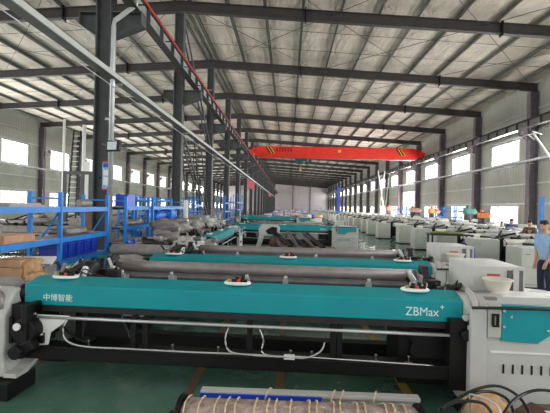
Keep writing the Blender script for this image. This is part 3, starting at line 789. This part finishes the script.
# wrapped fabric roll behind
def wrolls(loc, L, r, m_, label, rz=0, m2='green', grp=None):
    t = empty('wrapped_roll', loc, rz)
    MB().lathe([(r * .5, -L / 2), (r * .95, -L / 2 + .03), (r, 0), (r * .96, L / 2 - .03), (r * .5, L / 2)], (0, 0, r), 18, 'x').build('roll', m_, t)
    MB().lathe([(r * .3, -L / 2 - .08), (r * .3, L / 2 + .08)], (0, 0, r), 10, 'x').build('core', m2, t)
    return tag(t, label, 'roll', grp)
def trestle(loc, w, d, h, label):
    t = empty('trestle', loc)
    MB().box(-w / 2, w / 2, -d / 2, d / 2, h - .05, h).build('table_top', 'green', t)
    for x in (-w / 2 + .05, w / 2 - .05):
        for y in (-d / 2 + .05, d / 2 - .05): MB().box(x - .025, x + .025, y - .025, y + .025, 0, h - .05).build('leg', 'dark', t)
    return tag(t, label, 'trestle')
trestle((-3.05, 7.95, 0), 1.3, .45, .86, 'green topped trestle carrying the grey wrapped roll')
wrolls((-2.95, 7.95, .861), 1.2, .11, 'wrap', 'grey wrapped roll on the green trestle left of the second loom')

# ------------------------------------------------------------------ middle clutter
# grey casting on legs beside the dark rollers
t = empty('loom_casting', (-.55, 11.6, 0))
MB().prism([(-.55, .02), (-.45, .02), (-.12, 1.05), (.3, 1.05), (.33, 1.28), (.26, 1.38), (-.2, 1.38), (-.28, 1.25), (-.26, 1.05)], -.12, .12, 'y').build('casting', 'grey', t, .02)
MB().prism([(.0, 1.1), (.25, 1.1), (.25, 1.3), (.1, 1.32), (-.08, 1.2)], -.14, -.121, 'y').build('black_cover', 'black', t)
MB().bar((.22, 0, 0), (.2, 0, 1.06), .07, .16).build('leg', 'grey', t)
tag(t, 'light grey arched loom casting standing in the middle of the hall', 'machine casting')
def roller_rack():
    t = empty('parts_trolley', (.45, 10.6, 0))
    MB().box(-.8, .9, -.7, .9, .72, .78).build('deck', 'wood', t)
    for x in (-.7, .8):
        for y in (-.6, .8): MB().box(x - .03, x + .03, y - .03, y + .03, 0, .72).build('leg', 'dark', t)
    tag(t, 'low brown trolley under the dark rollers', 'trolley')
roller_rack()
for i in range(6):
    x = -.1 + i * .2
    m = MB().tube((x, 9.9, .84 + (i % 2) * .06), (x - .28 - .1 * (i % 2), 11.5, 1.06 + .05 * (i % 3)), .055, 10)
    o = m.build('steel_roller', 'dark' if i % 2 else 'roller2'); c0 = Vector((x, 9.9, .84))
    tag(o, 'dark steel roller on the trolley behind the second loom, %s from the left' % ORD[i], 'roller', 'dark rollers on the trolley')
    MB().lathe([(.06, -.02), (.06, .03)], (x, 9.9, .84 + (i % 2) * .06), 10, 'y').build('end_cap', 'cream' if i in (2, 4) else 'black', o)
simple('scrap_heap', MB().lump((0, 0, .13), .2, .3, .13, .3, 5), mat('reddish_scrap', (104, 66, 60), .8, var=.3, vscale=20), 'reddish brown heap at the left end of the trolley', 'heap', (-.28, 11.0, .781))
# grey bundles and tubes around the end-on loom
spots = [(168, 231, 9.75, .36, 'wrap'), (182, 229, 10.8, .55, 'wrap'), (196, 226, 12.2, .5, 'wrap'), (150, 240, 8.75, .34, 'dark'), (190, 240, 8.9, .34, 'ltwrap'), (210, 221, 15.2, .6, 'ltwrap'), (196, 222, 16.5, .5, 'wrap')]
wh = ['lumpy grey wrapped machine part left of the end-on teal loom, near its front', 'tall grey wrapped machine part behind the nearer grey one', 'grey wrapped machine part beside the end-on teal loom cover',
      'dark machine part at the left end of the second loom rollers', 'milky wrapped part in front of the end-on teal loom', 'long milky wrapped part beyond the end-on teal loom', 'grey wrapped part just behind the short blue rack']
for i, (px, py, Y, s, m_) in enumerate(spots):
    p = at(px, py, Y); t = empty('wrapped_machine_part', (p.x, Y, 0))
    top = p.z + .08
    if Y > 10 and Y < 16: t.location.x -= .3; top = 1.5
    else: MB().box(-s * .6, s * .6, -s * .5, s * .5, 0, top - .42).build('pallet_base', 'dark', t)
    MB().lump((0, 0, top - .22), s * .85, s * .6, .19, .4, i * 3 + 1, 18).build('wrapping', m_, t)
    MB().tube((-s, .1, top - .1), (s * .9, -.15, top - .02), .05, 10).build('tube', 'roller' if i % 2 else 'roller2', t)
    MB().tube((-s * .7, -.2, top - .16), (s * .9, .2, top - .05), .04, 10).build('tube', 'roller', t)
    tag(t, wh[i], 'machine part', 'wrapped machine parts')

# far clutter along the middle of the hall
far = []
kinds = [('cream_bundle', 'cream'), ('pink_bundle', 'pink'), ('blue_tarp_bundle', 'tarpb'), ('milky_bundle', 'ltwrap'), ('grey_bundle', 'wrap')]
fi = 0
for y in (35, 38.5, 42, 46, 52, 58, 66, 75, 86, 98, 112, 128):
    for x in (-2.6, -1.0, .6, 2.2) if y < 50 else (-2.6, -1.3, 0, 1.3, 2.6, 3.9):
        k = fi % 5 if y > 40 else (1, 4, 1, 0, 1, 3)[fi % 6]; fi += 1
        nm, m_ = kinds[k]; s = .42 + .18 * rnd.random()
        t = empty(nm, (x + rnd.uniform(-.15, .15), y + rnd.uniform(-.8, .8), 0))
        MB().box(-s * .9, s * .9, -s * .5, s * .5, 0, .55).build('base', 'cream' if k != 2 else 'blue', t)
        MB().lump((0, 0, .55 + .35 * s), s, s * .6, .35 * s, .2, fi, 14).build('wrapping', m_, t)
        c = m_ in ('pink',) and 'pinkish' or {'cream': 'cream', 'tarpb': 'blue', 'ltwrap': 'milky white', 'wrap': 'grey'}[m_]
        row = None and ['left', 'middle', 'right', 'far right'][(0, 1, 2, 3)[(fi - 1) % 3 if y < 50 else (fi - 1 - 12) % 4]]
        tag(t, '%s wrapped machine bundle on the hall floor beyond the farthest teal loom' % c, 'bundle', '%s bundles beyond the teal looms' % c)
# blue rack line across the far hall
rack('shelving_rack', 120, 124, -8, 10, (.8, 1.6), 2.4, 'very wide blue rack far away before the end wall', ())
# blue mast lift
t = empty('mast_lift', (7.4, 58.9, 0))
MB().box(-.7, .7, -.5, .5, .1, .4).build('base', 'dblue', t); MB().box(-.25, .25, -.25, .25, .4, 5.0).build('mast', 'royal', t); MB().box(-.5, .5, -.5, -.3, .4, 1.5).build('platform', 'blue', t)
for x in (-.6, .6): MB().lathe([(.12, -.05), (.12, .05)], (x, -.4, .12), 10, 'x').build('wheel', 'black', t)
tag(t, 'tall blue mast lift far down the aisle', 'lift')

# right hall odds and ends
def machine(loc, w, d, h, m_, label, m2='dark'):
    t = empty('machine_tool', loc)
    MB().box(-w / 2, w / 2, -d / 2, d / 2, 0, h * .5).build('base', m2, t, .01)
    MB().box(-w * .35, -w * .05, -d / 4, d / 3, h * .5, h * .92).build('upright', m2, t, .01)
    MB().box(-w * .45, w * .3, -d / 3, d / 4, h * .72, h * .9).lathe([(w * .16, -.1), (w * .18, 0), (w * .16, .14)], (w * .32, -d * .1, h * .78), 16, 'y').build('head', m_, t, .03)
    MB().lathe([(w * .1, h * .9), (w * .12, h * .93), (w * .09, h)], (-w * .2, 0, 0), 14).build('motor', m_, t)
    MB().box(-w * .1, w * .45, -d / 2, d / 3, h * .5, h * .58).build('table', 'roller', t, .01)
    MB().box(w * .1, w * .3, -d / 2 - .03, -d / 2, h * .2, h * .45).build('panel', 'white', t)
    return tag(t, label, 'machine')
for px, Y, w_, h_, m_, lab in ((434, 36.5, 1.0, 2.25, 'orange', 'orange headed machine by the right wall beyond the racks'), (484, 26.9, .8, 2.0, 'orange', 'orange headed machine left of the person in black'),
                             (470, 28.9, .9, 2.3, 'green', 'dark green machine between the lower right windows'), (391, 51.5, 1.3, 2.4, 'redl', 'reddish machine near the open doorway'),
                             (415, 41.0, 1.2, 2.3, 'pink', 'pinkish machine in front of the open doorway')):
    machine((at(px, 210, Y).x, Y, 0), w_, .8, h_, m_, lab)
# worktable with green cloth
t = empty('work_table', (5.9, 14.9, 0)); t.location = (at(450, 234, 14.75).x, 14.75, 0)
zt_ = at(450, 234, 14.75).z
MB().box(-.75, .75, -.25, .3, zt_ - .05, zt_).build('table_top', 'dark', t)
for x in (-.7, .7):
    for y in (-.2, .25): MB().box(x - .025, x + .025, y - .025, y + .025, 0, zt_ - .05).build('leg', 'dark', t)
tag(t, 'dark work table under a green cloth right of the aisle', 'table')
X_, Yt = t.location.x, 14.75
o = simple('green_cloth', MB().lump((0, 0, .04), .62, .24, .04, .3, 2, 20), 'greenc', 'olive green cloth crumpled on the dark work table', 'cloth', (X_ - .1, Yt, zt_))
# crates on the table front: blue bags
for i, (px, py, s) in enumerate(((454, 250, .14), (462, 246, .15), (470, 251, .14))):
    p = at(px, py, 11.9); simple('blue_bag', MB().lump((0, 0, p.z / 2 + .05), s, s * .8, p.z / 2 + .05, .2, i + 20), 'royal' if i != 1 else 'navy', 'dark blue bag standing between the aisle cabinets, %s' % ['leftmost', 'middle and darkest', 'rightmost'][i], 'bag', (p.x, 11.9, 0), 'blue bags')

# white poles and ladder in left aisle
def pole(px, y0, Y, r, label):
    p = at(px, y0, Y); simple('white_pole', MB().tube((0, 0, 0), (0, 0, p.z), r, 10).lathe([(r * 3, 0), (r * 3, .03)], (0, 0, 0), 12), 'white', label, 'pole', (p.x, Y, 0))
pole(64.5, 119, 16, .05, 'white upright pole in the left aisle, left of the ladder')
pole(84.5, 125, 16, .07, 'thicker white upright pole in the left aisle, right of the ladder')
def ladder(pa, pb, w, m1, m2, label, loc, n=16, dirx=Vector((1, 0, 0))):
    t = empty('ladder', loc)
    pa = Vector(pa); pb = Vector(pb)
    for s in (-1, 1): MB().bar(pa + dirx * w / 2 * s, pb + dirx * w / 2 * s * .8, .05, .07).build('rail', m1, t)
    for i in range(1, n):
        c = pa.lerp(pb, i / n); ww = w / 2 * (1 - .2 * i / n)
        MB().bar(c - dirx * ww, c + dirx * ww, .03, .03).build('rung', m2, t)
    return tag(t, label, 'ladder')
a, b = at(70, 205, 17), at(77.5, 131, 17.6)
ladder((0, 0, -a.z), (b.x - a.x, .6, b.z - a.z), .4, 'black', 'white', 'tall black and white ladder between the white poles in the left aisle', (a.x, 17, a.z), 22)
p = at(80, 160, 17.3); simple('white_board', MB().box(-.12, .12, -.03, .03, 0, p.z).box(-.14, -.1, -.04, .04, 0, p.z), 'white', 'narrow white panel standing upright beside the ladder', 'panel', (p.x, 17.9, 0))
# grey steel frame
a, b = at(65, 172, 15), at(90, 200, 15)
t = empty('steel_gantry', (a.x, 15, 0)); w_ = b.x - a.x
for x in (0, w_ * .7, w_): MB().box(x - .05, x + .05, -.05, .05, 0, a.z - .08).build('post', 'column', t)
MB().box(-.05, w_ + .05, -.05, .05, a.z - .08, a.z + .04).build('crossbar', 'column', t)
tag(t, 'dark grey goalpost frame behind the nearest rack', 'frame')
# dark lattice ladder tower near second column
a, b = at(193, 204, 20), at(186, 139, 20.3)
ladder((0, 0, -a.z), (b.x - a.x - .1, .3, b.z - a.z), .8, 'dark', 'dark', 'tall dark ladder frame standing between the second and third centre columns', (a.x + .2, 20, a.z), 14)
a = at(206, 205, 22); b = at(196, 150, 22)
ladder((0, 0, -a.z), (b.x - a.x, .3, b.z - a.z), .6, 'dark', 'dark', 'dark ladder leaning just left of the third centre column', (a.x, 22, a.z), 12)
# white tube standing at (186-190, 200-215)
p = at(183, 200, 13.0); simple('white_cylinder', MB().lathe([(.07, 0), (.075, .02), (.075, p.z - .02), (.05, p.z)], (0, 0, 0), 14), 'cream', 'cream upright cylinder beside the second centre column', 'cylinder', (p.x + .1, 13.0, 0))
# bracing poles right side
a, b = at(533, 133, 22.5), at(556, 166, 21.6)
t = empty('telescopic_pole', (a.x, a.y, a.z))
MB().bar((0, 0, 0), b - a, .09, .09).build('tube', 'ltwrap', t); MB().bar((-.25, .1, -.05), (.1, 0, -.35), .05, .05).bar((-.05, 0, -.05), (-.05, BAYS[4] - .17 - a.y, -.05), .05, .05).build('head', 'ltwrap', t); MB().bar((-.05, 0, .1), (.45, -.1, -.1), .04, .04).build('side_arm', 'ltwrap', t)
tag(t, 'pale slanted pole fixed to the first column along the right wall', 'pole')
for i, (xa_, xb_) in enumerate(((378, 383), (385, 380.5), (390, 386))):
    Y = 54.5 + 2 * i; a, b = at(xa_, 170, Y), at(xb_, 203, Y)
    simple('slanted_pole', MB().bar(Vector((0, 0, a.z)), Vector((b.x - a.x, 0, b.z)), .12, .12).bar(Vector((b.x - a.x, 0, b.z)), Vector((b.x - a.x, 0, 0)), .12, .12), 'ltwrap', 'pale tall pole propped near the right wall windows, %s of three' % ['leftmost', 'middle', 'rightmost'][i], 'pole', (a.x, Y, 0), 'propped poles')
# blue cabinet at frame right edge
p = at(548.5, 205, 12.0); simple('blue_post', MB().box(-.0, .1, -.05, .05, 0, p.z + .25), 'blue', 'blue upright post at the right edge of the picture, behind the man', 'post', (p.x, 12.4, 0))

# ------------------------------------------------------------------ foreground warp beam
t = empty('warp_beam', (.12, 2.92, 0), R(-.5))
Lw = 1.72; rr = .215; zc = .245
MB().lathe([(rr * .9, -Lw / 2), (rr, -Lw / 2 + .03), (rr * 1.01, 0), (rr, Lw / 2 - .03), (rr * .9, Lw / 2)], (0, 0, zc), 36, 'x').build('wrapped_cloth', 'cloth', t)
for s in (-1, 1):
    MB().lathe([(.24, 0), (.24, .03), (.12, .035), (.12, .1)] if s > 0 else [(.12, -.1), (.12, -.035), (.24, -.03), (.24, 0)], (s * (Lw / 2 + .0), 0, zc), 32, 'x').build('flange', 'black', t)
k = 0
x = -Lw / 2 + .05
while x < Lw / 2 - .03:
    pts = []; sl = rnd.uniform(-.03, .03)
    for i in range(25):
        th = 2 * PI * i / 24
        pts.append((x + sl * math.cos(th) + .006 * math.sin(5 * th), math.sin(th) * (rr + .012), zc + math.cos(th) * (rr + .012)))
    MB().path(pts, .0065, 6).build('rope', 'rope', t); x += rnd.uniform(.075, .105); k += 1
tag(t, 'warp beam wrapped in mauve cloth and cream rope at the bottom of the picture', 'warp beam')
t = empty('foam_strip', (.15, 3.22, 0))
MB().box(-.82, .93, -.03, .05, .38, .41).box(-.82, .93, .0, .06, .0, .38).build('board', 'grey', t, .004)
MB().box(-.82, .15, -.045, -.031, .30, .395).build('blue_film', 'dblue', t)
for x in (-.3, .22, .29, .55): MB().path([(x, -.055, .36), (x + .02, -.03, .42), (x + .04, .02, .43), (x + .05, .07, .40)], .007, 6).build('tie', 'rope', t)
tag(t, 'long white foam strip with blue film behind the wrapped warp beam', 'foam strip')

# bags and cables at lower right
p = at(487, 396, 3.3)
simple('paper_sack', MB().lump((0, 0, .2), .17, .13, .2, .18, 12, 20), 'tan', 'pinkish tan sack under the black cables at lower right', 'sack', (p.x, 3.35, 0))
simple('carton_stack', MB().lump((0, 0, .185), .24, .16, .185, .12, 15, 20), mat('dark_brown_leather', (96, 66, 58), .5, var=.2), 'dark brown bag under the black cables at lower right', 'bag', (p.x + .4, 3.2, 0)).name = 'brown_bag'
simple('paper_label', MB().box(-.06, .06, -.04, .04, 0, .004), 'white', 'white and yellow printed slip on the brown bag', 'label', (2.05, 3.08, .385), parts=[('yellow_band', MB().box(-.06, 0, -.04, .0, .004, .005), 'yellow')])
for i, (pts, lab) in enumerate((
    ([(440, 408, 2.9), (455, 400, 3.0), (472, 391, 3.05), (490, 386, 3.1), (505, 388, 3.1), (520, 398, 3.05), (530, 414, 2.9)], 'black cable in a high arch over the tan sack'),
    ([(455, 420, 2.8), (466, 402, 2.95), (476, 393, 3.0), (492, 392, 3.05), (508, 400, 3.0), (516, 420, 2.8)], 'black cable in the inner arch over the tan sack'),
    ([(500, 420, 2.8), (512, 402, 2.9), (526, 393, 3.0), (540, 390, 3.0), (556, 392, 3.0)], 'black cable arching over the brown bag'),
    ([(470, 394, 2.95), (484, 398, 2.9), (496, 405, 2.85), (502, 416, 2.8)], 'thin grey cable crossing the tan sack'),
    ([(438, 412, 2.9), (452, 404, 2.95), (468, 401, 2.9), (484, 404, 2.85), (494, 416, 2.8)], 'black cable lying lowest at the left of the tangle'))):
    P = [at(*q) for q in pts]
    # smooth
    Q = []
    for j in range(len(P) - 1):
        a0 = P[max(j - 1, 0)]; a1 = P[j]; a2 = P[j + 1]; a3 = P[min(j + 2, len(P) - 1)]
        for u in range(4):
            s = u / 4; Q.append(.5 * ((2 * a1) + (a2 - a0) * s + (2 * a0 - 5 * a1 + 4 * a2 - a3) * s * s + (3 * a1 - a0 - 3 * a2 + a3) * s ** 3))
    Q.append(P[-1])
    for end in (0, -1):
        if Q[end].z > .02:
            e = Vector((Q[end].x, Q[end].y, .02)); mid = (Q[end] + e) / 2
            if end == 0: Q = [e, mid] + Q
            else: Q = Q + [mid, e]
    o = MB().path(Q, .011 if i != 3 else .008, 8).build('black_cable' if i != 3 else 'grey_cable', 'rubber' if i != 3 else 'galv'); tag(o, lab, 'cable', 'cable tangle at lower right')

# ------------------------------------------------------------------ people
def skinmesh(verts, edges, radii, name, m_, parent, root=0, sub=2):
    me = bpy.data.meshes.new(name); me.from_pydata([tuple(v) for v in verts], edges, [])
    o = bpy.data.objects.new(name, me); C.objects.link(o)
    sk = o.modifiers.new('skin', 'SKIN'); 
    if not me.skin_vertices: 
        me.attributes  # the Skin modifier needs its layer
    bpy.context.view_layer.objects.active = o
    if not me.skin_vertices:
        with bpy.context.temp_override(object=o, active_object=o): bpy.ops.mesh.customdata_skin_add()
    for i, r in enumerate(radii):
        sv = me.skin_vertices[0].data[i]; sv.radius = r if isinstance(r, tuple) else (r, r); sv.use_root = (i == root)
    ss = o.modifiers.new('sub', 'SUBSURF'); ss.levels = sub; ss.render_levels = sub
    dg = bpy.context.evaluated_depsgraph_get()
    m2 = bpy.data.meshes.new_from_object(o.evaluated_get(dg)); bpy.data.objects.remove(o)
    m2.materials.clear(); m2.materials.append(M[m_])
    for p in m2.polygons: p.use_smooth = True; p.material_index = 0
    r = bpy.data.objects.new(name, m2); C.objects.link(r); r.parent = parent
    return r
def person(loc, rz, label, shirt, trousers, lean=0, armL=(.1, .35), armR=(.1, .35), scale=1.0, sit=False, hairc='hair', headdn=0, sleeves=1):
    """facing local -y.  lean: forward bend at the hips in radians.  arm: (shoulder swing forward, elbow bend)"""
    t = empty('person', loc, rz); t.scale = (scale,) * 3
    hip = Vector((0, 0, .93 if not sit else .50))
    def up(d, fwd=0): return hip + Vector((0, -math.sin(lean) * d - fwd * math.cos(lean), math.cos(lean) * d - fwd * math.sin(lean)))
    V = {'pel': hip, 'waist': up(.15), 'chest': up(.36), 'neck0': up(.50), 'neck': up(.57)}
    hl = lean * .6 + headdn
    def hd(d, f=0): return V['neck'] + Vector((0, -math.sin(hl) * d - math.cos(hl) * f, math.cos(hl) * d - math.sin(hl) * f))
    V['jaw'] = hd(.055, .03); V['skull'] = hd(.13, .01); V['crown'] = hd(.19, 0); V['nose'] = hd(.10, .105); V['earl'] = hd(.11) + Vector((.08, 0, 0)); V['earr'] = hd(.11) + Vector((-.08, 0, 0))
    for s, n, a in ((1, 'L', armL), (-1, 'R', armR)):
        sh = up(.47) + Vector((s * .17, 0, 0)); V['sh' + n] = sh
        th = a[0]; e = sh + Vector((s * .04, -math.sin(th) * .29, -math.cos(th) * .29)); V['el' + n] = e
        th2 = th + a[1]; w = e + Vector((-s * .03, -math.sin(th2) * .25, -math.cos(th2) * .25)); V['wr' + n] = w
        d = Vector((0, -math.sin(th2), -math.cos(th2))); V['pa' + n] = w + d * .08
        side = Vector((1, 0, 0)); nrm = d.cross(side)
        for q, (off, ln) in enumerate(((-.033, .075), (-.011, .085), (.011, .08), (.033, .062))):
            V['f%d%s' % (q, n)] = w + d * .1 + side * off; V['g%d%s' % (q, n)] = w + d * (.1 + ln) + side * off * 1.1 + nrm * (-.02)
        V['th' + n] = w + d * .075 + side * (-s) * .055 - nrm * .01
        if sit:
            V['kn' + n] = hip + Vector((s * .12, -.43, .0)); V['an' + n] = hip + Vector((s * .12, -.42, -.42))
        else:
            V['kn' + n] = Vector((s * .10, -.02, .50)); V['an' + n] = Vector((s * .105, .02, .09))
        V['to' + n] = Vector((V['an' + n].x, V['an' + n].y - .17, .035)); V['hp' + n] = hip + Vector((s * .09, 0, -.04))
    names = list(V); ix = {n: i for i, n in enumerate(names)}
    E = [('pel', 'waist'), ('waist', 'chest'), ('chest', 'neck0'), ('neck0', 'neck'), ('neck', 'jaw'), ('jaw', 'skull'), ('skull', 'crown'), ('skull', 'nose'), ('skull', 'earl'), ('skull', 'earr')]
    for n in 'LR':
        E += [('chest', 'sh' + n), ('sh' + n, 'el' + n), ('el' + n, 'wr' + n), ('wr' + n, 'pa' + n), ('pa' + n, 'th' + n), ('pel', 'hp' + n), ('hp' + n, 'kn' + n), ('kn' + n, 'an' + n), ('an' + n, 'to' + n)]
        for q in range(4): E += [('pa' + n, 'f%d' % q + n), ('f%d' % q + n, 'g%d' % q + n)]
    rad = {'pel': (.15, .11), 'waist': (.135, .10), 'chest': (.16, .11), 'neck0': (.075, .07), 'neck': .052, 'jaw': .062, 'skull': .092, 'crown': .07, 'nose': .012, 'earl': .014, 'earr': .014,
           'sh': .06, 'el': .043, 'wr': .028, 'pa': (.035, .018), 'th': .01, 'hp': .09, 'kn': .06, 'an': .042, 'to': .035}
    def rr_(n): return rad.get(n) or rad.get(n[:2]) or .009
    body = skinmesh([V[n] for n in names], [(ix[a], ix[b]) for a, b in E], [rr_(n) for n in names], 'body', 'skin', t, 0, 1)
    def sub(ns, es, grow, nm, m_, root=0):
        j = {n: i for i, n in enumerate(ns)}
        def g(n):
            r = rr_(n); return tuple(v + grow for v in r) if isinstance(r, tuple) else r + grow
        return skinmesh([V[n] for n in ns], [(j[a], j[b]) for a, b in es], [g(n) for n in ns], nm, m_, t, root, 2)
    V['pelt'] = hip + Vector((0, 0, -.03)); rad['pelt'] = (.155, .115)
    for n in 'LR':
        V['cu' + n] = V['el' + n].lerp(V['wr' + n], .9 if sleeves else .05); rad['cu'] = .036 if sleeves else .046
        V['hem' + n] = V['an' + n] + Vector((0, 0, .0)); rad['he'] = .058
    sub(['waist', 'pelt', 'chest', 'neck0', 'shL', 'elL', 'cuL', 'shR', 'elR', 'cuR'], [('pelt', 'waist'), ('waist', 'chest'), ('chest', 'neck0'), ('chest', 'shL'), ('shL', 'elL'), ('elL', 'cuL'), ('chest', 'shR'), ('shR', 'elR'), ('elR', 'cuR')], .018, 'shirt', shirt, 0)
    sub(['pelt', 'hpL', 'knL', 'hemL', 'hpR', 'knR', 'hemR', 'pel'], [('pelt', 'hpL'), ('hpL', 'knL'), ('knL', 'hemL'), ('pelt', 'hpR'), ('hpR', 'knR'), ('knR', 'hemR'), ('pelt', 'pel')], .015, 'trousers', trousers, 0)
    for n in 'LR':
        a = V['an' + n]; MB().lump((a.x, a.y - .06, .05), .05, .14, .05, .05, 1).build('shoe', 'black', t)
        e = hd(.125, .098) + Vector(((.032 if n == 'L' else -.032), 0, 0)); MB().lathe([(.0001, -.009), (.011, 0), (.0001, .009)], e, 8).build('eye', 'hair', t)
    m_ = hd(.06, .09); MB().box(m_.x - .022, m_.x + .022, m_.y - .006, m_.y + .004, m_.z - .004, m_.z + .004).build('mouth', 'redtext', t)
    hv = [hd(.17, -.02), hd(.215, -.005), hd(.11, -.05), hd(.19, .05)]
    skinmesh(hv, [(0, 1), (0, 2), (0, 3)], [.098, .07, .075, .055], 'hair', hairc, t, 0, 2)
    return tag(t, label, 'person')
p = at(544, 222, 8.6)
person((p.x + .06, 8.6, 0), R(-75), 'person in light blue shirt and navy trousers standing at the right edge of the picture', 'shirt', 'navy', .06, (.05, .5), (-.05, .3), p.z / 1.70, headdn=.15, sleeves=0)
p = at(517, 221, 17.3)
person((p.x, 17.9, 0), R(-10), 'person in blue overalls leaning forward over a cream loom', 'royal', 'royal', .45, (.6, .5), (.7, .4), (p.z) / 1.60)
p = at(536, 222.5, 14.6)
person((p.x, 14.9, 0), R(-40), 'person with brown jacket bending beside the one in blue overalls', 'brown', 'navy', .35, (.5, .6), (.4, .6), (p.z) / 1.63, hairc='hair')
p = at(495, 222, 21.8)
person((p.x, 21.3, 0), R(10), 'person in black clothes working before the lower right window', 'black', 'navy', .25, (.4, .7), (.4, .7), (p.z) / 1.66)

# ------------------------------------------------------------------ light
w = bpy.data.worlds.new('world'); scene.world = w; w.use_nodes = True
bg = w.node_tree.nodes['Background']; bg.inputs[0].default_value = (1, .985, .96, 1); bg.inputs[1].default_value = .95
def area(loc, rot, sx, sy, power, col=(1, .98, .95)):
    l = bpy.data.lights.new('window_daylight', 'AREA'); l.shape = 'RECTANGLE'; l.size = sx; l.size_y = sy; l.energy = power; l.color = col
    o = bpy.data.objects.new('window_daylight', l); C.objects.link(o); o.location = loc; o.rotation_euler = rot
for side, ops in ((1, opsR), (-1, opsL)):
    for (a, b, c, d, ty) in ops:
        yc = (a + b) / 2
        if yc > 148: continue
        X = XR + .3 if side > 0 else XL - .3
        area((X, yc, (c + d) / 2), (0, R(90) * side, 0), d - c, b - a, (430 if yc < 125 else 300) * (b - a) * (d - c) / 5)
scene.view_settings.view_transform = 'Standard'; scene.view_settings.look = 'None'; scene.view_settings.gamma = 1
scene.view_settings.exposure = 0.5
